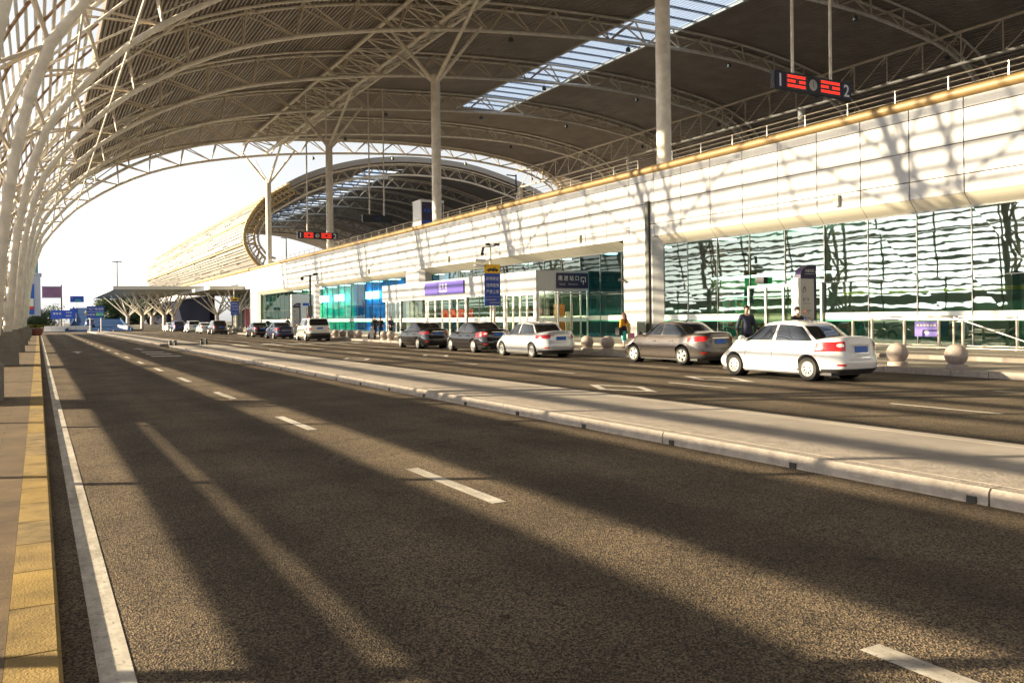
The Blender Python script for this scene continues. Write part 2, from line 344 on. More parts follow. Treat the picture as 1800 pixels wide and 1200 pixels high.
# ------------------------------------------------------------------ setting: ground, roads, pavements
Y0, Y1 = -40, 150
b = MB(); b.box(-600, 900, -300, 1500, -1.2, -.06); struct('ground', b, M['ground'])
b = MB(); b.box(.09, 60, Y0 - 60, 420, -.06, 0); struct('road', b, M['asphalt'])
b = MB(); b.box(-14, -.16, Y0, 132, -.055, .08); struct('left_sidewalk', b, M['paver'])
b = MB()
y = Y0
while y < 132:
    b.prism([(-.158, -.05), (.085, -.05), (.085, .065), (.065, .083), (-.158, .083)], y, y + .785, 'y', random.choice((0, 0, 1, 2))); y += .80
struct('yellow_kerb', b, [M['yellow'], M['yellow2'], M['yellow3']])
b = MB(); b.box(7.5, 9.72, -40, 57.6, 0.004, .150); b.box(7.5, 9.72, 62.5, 160, .004, .150); struct('median', b, M['median'])
b = MB()
def kerb_run(b, x, sgn, ya, yb, z=.152, step=4.45, w=.22):
    y = ya
    while y < yb:
        e = min(y + step - .02, yb); xi = x + sgn * w
        b.prism([(x, .002), (xi, .002), (xi, z), (x + sgn * .035, z), (x + sgn * .008, z - .03)], y, e, 'y'); y += step
kerb_run(b, 7.22, 1, -40, 57.6); kerb_run(b, 7.22, 1, 62.5, 160)
fk = MB(); kerb_run(fk, 9.97, -1, -40, 57.6, w=.24); kerb_run(fk, 9.97, -1, 62.5, 160, w=.24); struct('median_far_kerb', fk, M['median'])
# broad strip of painted sunlight behind the near kerb stones
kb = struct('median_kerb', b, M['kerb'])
b = MB()
y = 4.6
while y < 57: b.box(7.208, 7.222, y, y + .09, .004, .065); y += 2.05
dh = b.build('drain_hole', M['black'], kb)
b = MB(); b.box(7.445, 8.05, -40, 57.6, .15, .1535); b.box(7.445, 8.05, 62.5, 160, .15, .1535); struct('median_sunlit_strip', b, M['kerb'])  # paler sheet: the sunlit band is put into its colour
b = MB(); b.box(21.25, 25.2, Y0, 150, .003, .170); struct('right_sidewalk', b, M['plaza'])
b = MB(); kerb_run(b, 21.0, 1, Y0, 150, z=.173, step=1.02, w=.25); struct('right_kerb', b, M['kerb'])
b = MB(); b.box(25.2, 31.9, Y0, 150, .003, .30); struct('plaza', b, M['plaza'])
# painted markings (4 mm sheets)
def quad(b, pts, z=.004): b.add([(x, y, z) for x, y in pts], [tuple(range(len(pts)))])
b = MB(); b.add([(.235, Y0, .004), (.39, Y0, .004), (.39, 150, .004), (.235, 150, .004)], [(0, 1, 2, 3)]); struct('edge_line', b, M['paint'], fix=False)
b = MB()
for k in range(24):
    ya = .82 + 6.08 * k
    quad(b, [(3.6, ya), (3.75, ya), (3.75, ya + 2.1), (3.6, ya + 2.1)])
for k in range(25):
    ya = 2.0 + 6.4 * k
    quad(b, [(13.82, ya), (13.94, ya), (13.94, ya + 2.1), (13.82, ya + 2.1)])
    quad(b, [(17.7, ya + .4), (17.8, ya + .4), (17.8, ya + 2.5), (17.7, ya + 2.5)])
struct('lane_dashes', b, M['paint'], fix=False)
b = MB()
def arrow(b, x, y, s=1.):
    quad(b, [(x - .08, y), (x + .08, y), (x + .08, y + 2.2 * s), (x - .08, y + 2.2 * s)])
    quad(b, [(x - .35, y + 2.2 * s), (x + .35, y + 2.2 * s), (x, y + 3.6 * s)])
arrow(b, 1.9, 52); arrow(b, 5.4, 55); arrow(b, 15, 60); arrow(b, 11.6, 46)
for k in range(3): quad(b, [(4.75 + .1 * k, 44.0 + k * 3.2), (6.0, 43.4 + k * 3.2), (6.05, 44.6 + k * 3.2), (4.8 + .1 * k, 45.4 + k * 3.2)])
def diamond(b, x, y, w=.75, L=2.1, t=.16):
    o = [(x, y - L), (x + w, y), (x, y + L), (x - w, y)]; k = 1 - t / w * 1.6; i = [(x, y - L * k), (x + w * k, y), (x, y + L * k), (x - w * k, y)]
    for a in range(4):
        c = (a + 1) % 4; quad(b, [o[a], o[c], i[c], i[a]])
for x, y in ((11.9, 16.2), (15.6, 17.0), (15.6, 35.2), (11.7, 34.6)): diamond(b, x, y, .62, 1.35, .12)
for k in range(9): quad(b, [(10.6 + k * 1.1, 57), (11.05 + k * 1.1, 57), (11.05 + k * 1.1, 62), (10.6 + k * 1.1, 62)])
b.v = [(x_, y_, .008) for x_, y_, z_ in b.v]
struct('road_markings', b, M['paint'], fix=False)

# ------------------------------------------------------------------ station canopy
LOW = [(-1.5, 1.1), (-1.3, 3.5), (-1.08, 6), (-.6, 8.9), (.0, 11.3), (.8, 13.2), (2.3, 15.2), (5, 18.2), (8, 20.4), (11, 22.3), (15.5, 24.4), (20.9, 26.1), (28.1, 27.6), (35.6, 28.75),
       (45.3, 29.7), (54, 30.3), (62, 30.6), (70.4, 30.4), (78.4, 29.5), (82.5, 28.7), (86.5, 26.8), (89, 23.5), (90.2, 18), (90.5, 11)]
UPP = [(-3.2, 1.1), (-3.2, 4), (-2.9, 7.5), (-2.2, 11), (-.8, 15), (1.4, 18.4), (4, 21.3), (7.5, 23.8), (12, 26), (17, 27.8), (23, 29.3), (30, 30.5), (38, 31.4), (46, 31.95), (54, 32.3), (61, 32.35),
       (70, 32.0), (78, 31.1), (84, 29.8), (88, 27.8), (91.5, 24), (93, 18), (93.2, 11)]
RIBS = [4.2 + 17. * k for k in range(-1, 9)]      # -10.35 ... 140.4
canopy = thing('station_canopy', 'vast vaulted station roof of cream steel arches with a corrugated brown ceiling, covering the road', 'station roof', (-2, 40, 0))
NL = 52
lo = spline(LOW, NL); up = spline(UPP, NL)
def make_rib(Y):
    ch = MB(); lc = MB()
    rad = [.24 if z < 14 and x < 5 else .19 for x, z in lo]
    ch.path([(x, Y, z) for x, z in lo], rad, 10)
    for dy in (-.85, .85): ch.path([(x, Y + dy * min(1, .25 + i / 8), z) for i, (x, z) in enumerate(up)], .135, 7)
    for i in range(1, NL - 1):
        sy = .85 * min(1, .25 + i / 8)
        a = (lo[i][0], Y, lo[i][1])
        if i % 2 == 1:
            for dy in (-sy, sy):
                lc.tube(a, (up[i - 1][0], Y + dy, up[i - 1][1]), .085, 5); lc.tube(a, (up[min(i + 1, NL - 1)][0], Y + dy, up[min(i + 1, NL - 1)][1]), .085, 5)
        else: lc.tube((up[i][0], Y - sy, up[i][1]), (up[i][0], Y + sy, up[i][1]), .05, 5)
    r = ch.build('arch_truss', M['steel'], canopy, smooth=50)
    lc.build('lacing', M['steel_d'], r, smooth=50)
for Y in RIBS: make_rib(Y)
# secondary slim arches midway (roof purlin trusses)
# longitudinal purlins and the long trusses
b = MB()
for i in range(3, NL - 2, 2):
    x, z = up[i]
    if x > 1.2: continue
    b.tube((x, -12, z - .02), (x, 141.2, z - .02), .075, 5)
b.build('purlins', M['steel_d'], canopy, smooth=50)
b = MB()
for x, z in ((32.8, 28.95), (29.3, 30.0), (36.3, 30.7)): b.tube((x, -12, z), (x, 141.5, z), .19, 8)
n = 0; y = -11.
while y < 138:
    for xx, zz in ((29.3, 30.0), (36.3, 30.7)):
        b.tube((32.8, y, 28.95), (xx, y + 1.7, zz), .085, 5); b.tube((xx, y + 1.7, zz), (32.8, y + 3.4, 28.95), .085, 5)
    b.tube((29.3, y + 1.7, 30.0), (36.3, y + 1.7, 30.7), .07, 5); y += 3.4
b.build('longitudinal_truss', M['steel'], canopy, smooth=50)
b = MB()
for z in (29.3, 26.15): b.tube((80, -12, z), (80, 141.5, z), .17, 8)
y = -11.
while y < 138:
    b.tube((80, y, 26.15), (80, y, 29.3), .09, 6); b.tube((80, y, 29.3), (80, y + 4.2, 26.15), .075, 5); b.tube((80, y, 29.3), (81.9, y + 2.1, 28.9), .05, 5); y += 4.2
b.build('longitudinal_truss', M['steel_d'], canopy, smooth=50)
for Yc in (-12.8, 4.2, 21.2, 38.2, 72.2, 106.2, 140.2):
    b = MB(); b.tube((80, Yc, 10.4), (80, Yc, 26.2), .42, 14); b.build('platform_column', M['steel'], canopy, smooth=50)
# columns with their forked struts
for Yc in (6.6, 40.1, 73.3, 106.8, 139.8):
    b = MB(); b.lathe([(.44, 10.2), (.44, 24.2), (.40, 24.4), (.2, 24.5)], (32.8, Yc, 0), n=28)
    cobj = b.build('column', M['steel'], canopy, smooth=40)
    for dx, dy, z in ((-3.7, 2.1, 28.85), (3.7, -2.4, 28.8), (0, 9.4, 28.9), (0, -9.5, 28.9)):
        b = MB(); b.tube((32.8 + dx * .06, Yc + dy * .04, 23.9), (32.8 + dx, Yc + dy, z), .20, 10, r1=.15); b.build('strut', M['steel'], cobj, smooth=40)
b = MB(); b.box(93.0, 93.2, -40, 139.2, 10.42, 20)
b.build('sky_blocking_wall', M['roof'], canopy)  # added wall, keeps sky light from leaking in under the roof
for Y in RIBS[2:]:
    for i in (24, 30, 36, 42):
        x, z = lo[i]; b = MB(); b.tube((x, Y, z - .15), (x, Y, z - .55), .03, 6); b.lathe([(.10, -.5), (.24, -.62), (.26, -.95), (.2, -.98)], (x, Y, z), n=12); b.build('pendant_lamp', M['frame'], canopy, smooth=40)
# footings
for Y in RIBS[1:]:
    b = MB(); ya, yb = Y - .45, Y + .45; xa, xb = -3.4, -.66
    b.box(xa, xb, ya, yb, .08, .80)
    q = [(xa, ya, .8), (xb, ya, .8), (xb, yb, .8), (xa, yb, .8), (xa + .2, ya + .1, 1.22), (xb - .40, ya + .1, 1.22), (xb - .40, yb - .1, 1.22), (xa + .2, yb - .1, 1.22)]
    b.add(q, [(4, 5, 6, 7), (0, 1, 5, 4), (1, 2, 6, 5), (2, 3, 7, 6), (3, 0, 4, 7)])
    b.build('footing', M['concrete'], canopy)
# roof sheet: corrugated under side, smooth top, closed edges
def roof_part(name, x0, x1, y0, y1, outer, pitch, dep, thick, mats, parent, corr=True):
    fine = spline(outer, 1400); pts = [p for p in fine if x0 <= p[0] <= x1 and p[1] > 20]
    L = sum(math.dist(a, c) for a, c in zip(pts, pts[1:])); n = max(6, int(L / pitch) * 2) if corr else 40
    idx = [pts[min(len(pts) - 1, round(i * (len(pts) - 1) / n))] for i in range(n + 1)]
    lowr = []
    for i, (x, z) in enumerate(idx):
        a, c = idx[max(0, i - 1)], idx[min(n, i + 1)]; tx, tz = c[0] - a[0], c[1] - a[1]; l = math.hypot(tx, tz) or 1; nx, nz = -tz / l, tx / l
        if corr:
            for o, sft in (((.16, -.0), (.16 + dep, .002)) if i % 2 else ((.16 + dep, -.0), (.16, .002))): lowr.append((x + nx * o + tx / l * sft, z + nz * o + tz / l * sft))
        else: lowr.append((x + nx * .16, z + nz * .16))
    topr = [(x, z + .16 + thick) for x, z in idx[::4] + [idx[-1]]]
    b = MB()
    b.grid([[(x, yy, z) for x, z in lowr] for yy in (y0, y1)]); b.grid([[(x, yy, z) for x, z in topr] for yy in (y0, y1)], mi=1)
    for yy in (y0, y1):
        poly = lowr + topr[::-1]; b.add([(x, yy, z) for x, z in poly], [tuple(range(len(poly)))], 1)
    for k in (0, -1): b.add([(lowr[k][0], y0, lowr[k][1]), (lowr[k][0], y1, lowr[k][1]), (topr[k][0], y1, topr[k][1]), (topr[k][0], y0, topr[k][1])], [(0, 1, 2, 3)], 1)
    return b.build(name, mats, parent, fix=False)
RM = [M['roof'], M['roof_top']]
roof_part('roof_sheet', 4.0, 54.0, -40, 142.2, UPP, .40, .20, .34, RM, canopy)
roof_part('roof_sheet', 61.0, 90.5, -40, 142.2, UPP, .40, .20, .34, RM, canopy)
roof_part('roof_sheet', 54.0, 61.0, 113.2, 142.2, UPP, .40, .20, .34, RM, canopy)
ups = spline(UPP, 1400)
def sky_z(x): return min(ups, key=lambda p: abs(p[0] - x) + (100 if p[1] < 25 else 0))[1]
b = MB(); xs = [54 + 7 * i / 8 for i in range(9)]
b.grid([[(x, yy, sky_z(x) + .40) for x in xs] for yy in (-40, 113.2)]); skl = b.build('skylight', M['skylight'], canopy, fix=False)
b = MB()
for i in range(15):
    x = 54.2 + i * .47; b.bar((x, -40, sky_z(x) + .30), (x, 113.2, sky_z(x) + .30), .05, .08)
for i in range(64):
    yy = -39 + i * 2.4
    if yy > 112: break
    for k in range(28):
        x = 54.15 + k * .25; b.box(x, x + .07, yy, yy + .5, sky_z(x) + .14, sky_z(x) + .26)
    b.box(54, 61, yy + .2, yy + .27, sky_z(57) + .24, sky_z(57) + .32)
b.build('glazing_bar', M['bar'], skl)
for x, s in ((54, 1), (61, -1)):
    b = MB(); b.box(x - .12, x + .12, -40, 113.2, sky_z(x) + .02, sky_z(x) + .42); b.build('skylight_kerb', M['fascia'], skl)
# louvred windscreen on the outer chord of the arches (sunlit side)
scr = spline([(-3.75, .2), (-3.75, 4), (-3.4, 7.5), (-2.7, 11), (-1.25, 15), (1.0, 18.5), (3.7, 21.5)], 400)
def scr_x(z): return min(scr, key=lambda p: abs(p[1] - z))[0]
b = MB()
z = 4.5
while z < 21.2:
    x = scr_x(z); x2 = scr_x(z + .20)
    q = [(x, Y0, z), (x2, Y0, z + .20), (x2 - .03, Y0, z + .21), (x - .03, Y0, z + .01)]
    b.prism([(p[0], p[2]) for p in q], Y0, 139.5, 'y'); z += .60
b.build('louvre_screen', M['slat'], canopy)
b = MB()
for za, zb, ya, yb in ((.15, .80, Y0, 139.5), (1.455, 1.622, Y0, 139.5), (1.622, 1.668, Y0, 5), (1.622, 1.668, 18.5, 139.5), (1.668, 2.22, Y0, 139.5), (2.48, 3.27, Y0, 139.5), (3.40, 3.56, Y0, 139.5), (3.86, 4.08, Y0, 139.5)):
    b.box(-3.80, -3.74, ya, yb, za, zb)
b.build('shadow_board', M['slat'], canopy)  # added boards out of view, gaps shaped for the road's light bands
b = MB(); y = -38.
while y < 139.5:
    b.path([(x + .1, y, z) for x, z in scr[::12]], .085, 6); y += 5.58
b.build('screen_rod', M['rust'], canopy, smooth=50)
b = MB()
for k in range(len(RIBS) - 1):        # diagonal bracing between the arches on the open side
    ya, yb = RIBS[k], RIBS[k + 1]
    for i, j in ((6, 13),):
        b.tube((up[i][0], ya, up[i][1]), (up[j][0], (ya + yb) / 2, up[j][1]), .08, 6); b.tube((up[j][0], (ya + yb) / 2, up[j][1]), (up[i][0], yb, up[i][1]), .08, 6)
        b.tube((lo[i][0], ya, lo[i][1]), (up[i + 2][0], (ya + yb) / 2, up[i + 2][1]), .075, 6); b.tube((up[i + 2][0], (ya + yb) / 2, up[i + 2][1]), (lo[i][0], yb, lo[i][1]), .075, 6)
    for i in (8,): b.tube((lo[i][0], ya, lo[i][1]), (lo[i][0], yb, lo[i][1]), .07, 6)
b.build('bracing', M['steel'], canopy, smooth=50)

# ------------------------------------------------------------------ terminal building below the canopy
XW, XG = 31.3, 31.75
term = thing('station_building', 'long white clad station front with gold coping, piers and wide green glass bays', 'station building', (33, 70, 0))
PIERS = [(5.2, 9.0), (38.94, 42.74), (73.8, 78.0), (108.0, 112.0), (141.5, 146.8)]
JY = [25.03 + 2.37 * k for k in range(-12, 51)]; JY = [y for y in JY if -2 < y < 145] + [146.8]
ROWS = [(6.27, 6.995), (7.005, 8.225), (8.235, 9.535), (9.545, 9.98)]
b = MB(); crnd = random.Random(11)
for ya, yb in zip(JY, JY[1:]):
    for za, zb in ROWS: e_ = crnd.uniform(-.004, .004); b.box(XW + e_, XW + .06, ya + .022, yb - .022, za + .014, zb - .014, crnd.choice((0, 0, 1, 2)))
b.build('cladding', [M['wall'], M['wall2'], M['wall3']], term)
b = MB(); b.box(XW + .055, XW + .40, -3, 146.7, 6.33, 10.3); b.build('wall_core', M['joint'], term)
for ya, yb in PIERS:                   # pier panels, full height below the band, and their chamfered reveals
    b = MB()
    mid = (ya + yb) / 2
    for za, zb in ((.30, .98), (.99, 1.93), (1.94, 2.93), (2.94, 4.08), (4.09, 5.2), (5.21, 6.265)):
        for a, c in ((ya + .5, mid), (mid, yb - .5)): b.box(XW, XW + .06, a + .008, c - .008, za, zb)
        for a, e, s in ((ya + .5, ya, 1), (yb - .5, yb, -1)):
            b.prism([(XW, a - s * .008), (XG, e), (XG + .05, e + s * .04), (XW + .06, a + s * .05)], za, zb, 'z')
    b.build('pier', M['wall'], term)
    b = MB(); b.box(XW + .05, XG + .2, ya + .52, yb - .52, .30, 6.3); b.build('pier_core', M['joint'], term)
b = MB(); b.tube((XW + .08, -3, 10.17), (XW + .08, 146.9, 10.17), .235, 16); b.build('gold_coping', M['gold'], term, smooth=40)
b = MB(); b.box(XW + .2, 33.5, -3, 146.8, 10.28, 10.42); b.box(33.5, 100, -40, 148, 10.1, 10.42); b.build('platform_deck', M['grey_p'], term)
b = MB(); b.box(XW + .0, 60, 146.85, 147.1, .1, 10.4); b.build('end_wall', M['wall'], term)
BAYS = [(9.0, 38.94, 'glass', 31.75), (42.74, 73.8, 'glass', 32.45), (78.0, 108.0, 'glass_b', 31.95), (112.0, 141.5, 'glass_g', 31.95)]
for ya, yb, gm, XG in BAYS:
    js = [ya] + [y for y in JY if ya + .3 < y < yb - .3] + [yb]
    b = MB()
    for a, c in zip(js, js[1:]): b.add([(XW + .004, a + .012, 6.27), (XW + .004, c - .012, 6.27), (XG, c - .012, 5.80), (XG, a + .012, 5.80)], [(0, 1, 2, 3)])
    b.build('soffit', M['soffit'], term)
    b = MB(); b.box(XW + .03, XG + .1, ya, yb, 6.275, 6.32); b.add([(XW + .03, ya, 6.26), (XW + .03, yb, 6.26), (XG + .03, yb, 5.79), (XG + .03, ya, 5.79)], [(0, 1, 2, 3)]); b.build('soffit_joint', M['joint'], term)
    # panes: each leans a hair differently, so reflections break at the mullions
    b = MB(); rnd = random.Random(int(ya))
    for a, c in zip(js, js[1:]):
        zs = (.30, 3.1, 5.80)
        for z0, z1 in zip(zs, zs[1:]):
            t = [rnd.uniform(-.006, .006) for _ in range(4)]
            b.add([(XG + t[0], a, z0), (XG + t[1], c, z0), (XG + t[2], c, z1), (XG + t[3], a, z1)], [(0, 3, 2, 1)])
    gz = b.build('window', M[gm], term, fix=False)
    if ya == 42.74:      # the corner pane beside the vestibule is dark blue
        nb = [i for i, f_ in enumerate(gz.data.polygons) if f_.center.y + 70 < 47.7]
        gz.data.materials.append(M['glass_b'])
        for i in nb: gz.data.polygons[i].material_index = 1
    b = MB()
    for y in js: b.box(XG - .03, XG + .07, y - .022, y + .022, .30, 5.80)
    b.box(XG - .02, XG + .06, ya, yb, 3.08, 3.11); b.box(XG - .034, XG + .074, ya, yb, 5.74, 5.81); b.box(XG - .05, XG + .08, ya, yb, .30, .36)
    b.build('mullion', M['frame'], gz)
    b = MB(); b.box(XG - .020, XG - .012, ya + .03, yb - .03, 1.42, 1.72); b.build('frosted_band', M['band'], gz)
    b = MB(); b.box(XG - .020, XG - .012, ya + .03, yb - .03, 1.33, 1.415); b.build('green_band', M['band_g'], gz)
XG = 31.75
b = MB(); b.box(31.78, 32.5, 73.81, 74.0, .3, 6.3); b.box(31.78, 32.5, 42.5, 42.73, .3, 6.3); b.build('jamb', M['wall'], term)
# interior: floor, back wall, ceiling, lit shop
b = MB(); b.box(XG + .1, 48, -2, 146.6, .1, .30); b.build('interior_floor', M['in_floor'], term)
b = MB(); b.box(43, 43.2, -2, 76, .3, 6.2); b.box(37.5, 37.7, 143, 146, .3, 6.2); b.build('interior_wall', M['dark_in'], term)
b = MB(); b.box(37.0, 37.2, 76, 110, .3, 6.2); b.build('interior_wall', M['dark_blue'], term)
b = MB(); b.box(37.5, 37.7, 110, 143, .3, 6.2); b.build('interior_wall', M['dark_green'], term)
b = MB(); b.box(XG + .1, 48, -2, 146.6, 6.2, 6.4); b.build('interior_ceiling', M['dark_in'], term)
b = MB()
for y in range(2, 140, 6): b.box(34, 36.5, y, y + .35, 6.12, 6.19)
for ya, yb in ((79, 84), (86, 90), (93, 97), (100, 105), (114, 118), (121, 126), (129, 134)):
    for k in range(3): b.box(36.6, 36.9, ya + k * (yb - ya) / 3, ya + (k + .55) * (yb - ya) / 3, 4.2, 5.1)
b.build('ceiling_lamp', M['lamp'], term)
shop = MB()
for y0 in (30.5, 34.0):
    for z in (.4, .95, 1.5, 2.05, 2.6): shop.box(34.6, 35.1, y0, y0 + 3.2, z, z + .05)
    for k in range(4): shop.box(34.59, 35.105, y0 + k * 1.05, y0 + k * 1.05 + .06, .3, 2.7)
    shop.box(35.1, 35.15, y0, y0 + 3.2, .3, 2.7)
so = tag(shop.build('shop_shelf', M['shelf']), 'white lit shop shelving with goods behind the green glass right of the pier', 'shelf')
gb = [MB(), MB(), MB(), MB()]; rnd = random.Random(5)
for y0 in (30.5, 34.0):
    for z in (.45, 1.0, 1.55, 2.1):
        y = y0 + .12
        while y < y0 + 3.0:
            w = rnd.uniform(.12, .3); rnd.choice(gb).box(34.66, 34.95, y, y + w, z, z + rnd.uniform(.2, .42)); y += w + .03
for g_, m_ in zip(gb, ('orange', 'green_s', 'white', 'teal')): g_.build('goods', M[m_], so)
b = MB(); b.box(34.2, 34.3, 30, 37.8, 2.95, 3.7); gs = tag(b.build('shop_sign', M['green_s']), 'green sign board above the shop shelves inside the glass', 'sign')
b = MB(); b.box(34.3, 35.6, 30, 37.8, 3.75, 3.82); b.build('light_strip', M['lamp'], gs)
b = MB(); b.box(34.2, 34.26, 13, 28.5, 2.55, 2.72); tag(b.build('yellow_fascia', M['yellow_s']), 'long yellow fascia strip inside the glass behind the totem', 'fascia')
b = MB(); b.box(34.5, 34.6, 16, 19.6, 1.72, 2.0); tag(b.build('red_banner', M['red']), 'red banner seen through the glass right of the totem', 'banner')
# glazed doorway in the near bay
dr = thing('glass_doorway', 'aluminium framed glass doorway in the glass front behind the man', 'doorway', (XG, 30, .3))
b = MB()
for y in (27.5, 29.8, 30.95, 32.1):
    b.box(XG - .16, XG - .05, y - .05, y + .05, .30, 3.0)
b.box(XG - .158, XG - .052, 27.46, 32.14, 3.0, 3.12); b.box(XG - .155, XG - .055, 27.56, 32.04, .30, .36); b.build('frame', M['alu'], dr)
for ya, yl in ((27.56, 1.08), (28.68, 1.06), (29.86, 1.03), (31.01, 1.03)):
    b = MB(); b.box(XG - .12, XG - .09, ya, ya + yl, .362, 2.99); b.build('door', M['door_glass'], dr)
b = MB(); b.box(XG - .30, XG - .02, 30.9, 31.5, 3.2, 3.5); b.build('door_heater', M['black'], dr)
# roof railing with gaps at the columns
for ya, yb in ((-3, 38.4), (41.6, 71.6), (75.1, 105.3), (108.6, 138)):
    b = MB(); n = max(2, round((yb - ya) / 2.4))
    for z in (10.64, 10.86, 11.1): b.tube((32.0, ya, z), (32.0, yb, z), .026 if z > 11. else .014, 6)
    for k in range(n + 1): y = ya + (yb - ya) * k / n; b.tube((32.0, y, 10.4), (32.0, y, 11.11), .026, 6)
    b.build('roof_railing', M['rail'], term, smooth=50)
for y, z in ((26.23, 6.69), (46.96, 6.78), (67.5, 6.78), (88, 6.78)):
    b = MB(); b.box(XW - .16, XW, y - .13, y + .13, z - .25, z + .25); b.build('wall_lamp', M['soffit'], term)
b = MB(); b.box(XW - .14, XW - .003, 39.62, 39.93, .3, 8.34); b.build('downpipe', mat('pipe_grey', (.055, .055, .045), .5), term)
b = MB()
for dy in (-.13, .13):
    b.lathe([(.02, -.2), (.05, -.05), (.13, .1)], (XW - .18, 42.15 + dy, 3.83 + dy * .4), 'y', 12); b.tube((XW, 42.15, 3.83), (XW - .18, 42.15 + dy, 3.83), .025, 6)
b.build('loudspeaker', M['black'], term, smooth=40)

# entrance vestibule that stands out from the front
XV, VA, VB, VT = 28.3, 47.7, 76.0, 4.72
ves = thing('entrance_vestibule', 'low white entrance vestibule with rows of glass doors standing out from the station front', 'vestibule', (30, 60, .3))
b = MB(); b.box(XV, XV + .15, VA, VB, 3.36, VT); b.box(XV + .15, XW - .01, VB - .15, VB, 3.36, VT); b.box(XV + .15, 32.40, VA + .15, 73.7, 4.55, 4.70)
for y in (VA + .01, 51.95, 58.05, 65.6, 71.4, 74.9): b.box(XV + .005, XV + .2, y, y + .28, .30, 3.355)
b.build('fascia', M['wall'], ves)
b = MB(); b.box(XV + .152, 32.41, VA, VA + .15, 3.36, VT); b.build('side_fascia', M['wall'], ves)
b = MB(); b.box(XV + .3, XV + .35, VA + .2, VB - .2, 3.20, 3.35); b.box(XV + .02, XV + .14, VA, VB, 3.24, 3.345); b.build('door_header', M['alu'], ves)
def doors(ya, yb, n, x=XV + .08):
    w = (yb - ya) / n
    for k in range(n):
        a, c = ya + k * w + .02, ya + (k + 1) * w - .02
        b = MB()
        b.box(x, x + .06, a, a + .09, .32, 3.22); b.box(x, x + .06, c - .09, c, .32, 3.22); b.box(x, x + .06, a + .09, c - .09, 3.12, 3.22); b.box(x, x + .06, a + .09, c - .09, .32, .45)
        d = b.build('door', M['alu'], ves)
        b = MB(); b.box(x + .02, x + .035, a + .09, c - .09, .45, 3.12); b.build('pane', M['door_glass'], d)
        b = MB(); b.box(x + .004, x + .012, a + .1, c - .1, 1.35, 1.68); b.build('frosted_band', M['band'], d)
        b = MB(); b.tube((x - .08, c - .16, .9), (x - .08, c - .16, 2.3), .025, 6); b.build('handle', M['rail'], d, smooth=50)
doors(48.1, 51.9, 4); doors(58.4, 65.5, 5); doors(71.75, 74.8, 3)
def fixed(ya, yb, n):
    w = (yb - ya) / n
    for k in range(n):
        a, c = ya + k * w, ya + (k + 1) * w
        b = MB(); b.box(XV + .11, XV + .125, a + .03, c - .03, .36, 3.22); f = b.build('window', M['door_glass'], ves)
        b = MB(); b.box(XV + .09, XV + .14, c - .03, c + .03, .30, 3.24); b.box(XV + .088, XV + .142, a + .03, c - .03, .30, .38); b.build('frame', M['frame'], f)
        b = MB(); b.box(XV + .10, XV + .108, a + .05, c - .05, 1.35, 1.68); b.build('frosted_band', M['band'], f)
fixed(52.25, 58.0, 3); fixed(65.9, 71.35, 3)
# side face: automatic glass doors towards the camera
x0s = [XV + .15, 29.85, 30.45, 31.30]
b = MB()
for x in (XV + .16, 29.80, 29.98, 31.0, 31.75, 32.3): b.box(x, x + .09, VA + .02, VA + .12, .30, 3.35)
b.box(29.8, 32.38, VA + .015, VA + .125, 3.18, 3.26); b.build('door_frame', M['alu'], ves)
for a, c in ((28.56, 29.79), (30.08, 30.99), (31.1, 31.74), (31.85, 32.29)):
    b = MB(); b.box(a, c, VA + .06, VA + .075, .32, 3.18); d = b.build('side_door', M['door_glass'], ves)
    b = MB(); b.box(a, c, VA + .045, VA + .053, 1.35, 1.62); b.build('frosted_band', M['band'], d)
b = MB(); b.tube((31.05, VA - .06, .8), (31.05, VA - .06, 2.6), .03, 6); b.tube((29.95, VA - .06, .8), (29.95, VA - .06, 2.6), .03, 6); b.build('handle', M['rail'], ves, smooth=50)
b = MB(); b.box(XV + .5, XW - .05, VA + 6, VA + 6.1, .3, 3.1); b.build('partition', M['dark_in'], ves)
b = MB(); b.box(28.8, 32, 48.6, 49.1, 4.40, 4.52); b.box(28.8, 32, 52, 52.5, 4.40, 4.52); b.box(28.8, 30.5, 59, 65, 4.40, 4.52); b.build('ceiling_lamp', mat('added_hall_light', (.9, .9, .85), .5, emit=(1, .90, .72), estr=22), ves)  # lamps added to brighten the boards and interior behind the doors
for x, y, w, h, m_ in ((30.12, 48.4, .80, 2.1, 'orange'), (31.15, 48.6, .5, 1.6, 'cloth_w')):
    b = MB(); b.box(x, x + w, y, y + .06, .42, .42 + h); b.box(x + .05, x + w - .05, y - .1, y + .16, .3, .42)
    tag(b.build('standing_board', M[m_]), ('bright orange standing board' if m_ == 'orange' else 'pale standing board') + ' inside the side entrance doors', 'board')
for k, y in enumerate((59.0, 60.6, 62.2, 63.8)):
    b = MB(); b.box(29.3, 29.36, y, y + 1.25, 1.55 + .05 * (k % 2), 2.35); tag(b.build('red_banner', M['red']), 'red banner behind the central vestibule doors', 'banner', 'red banners behind the central doors')

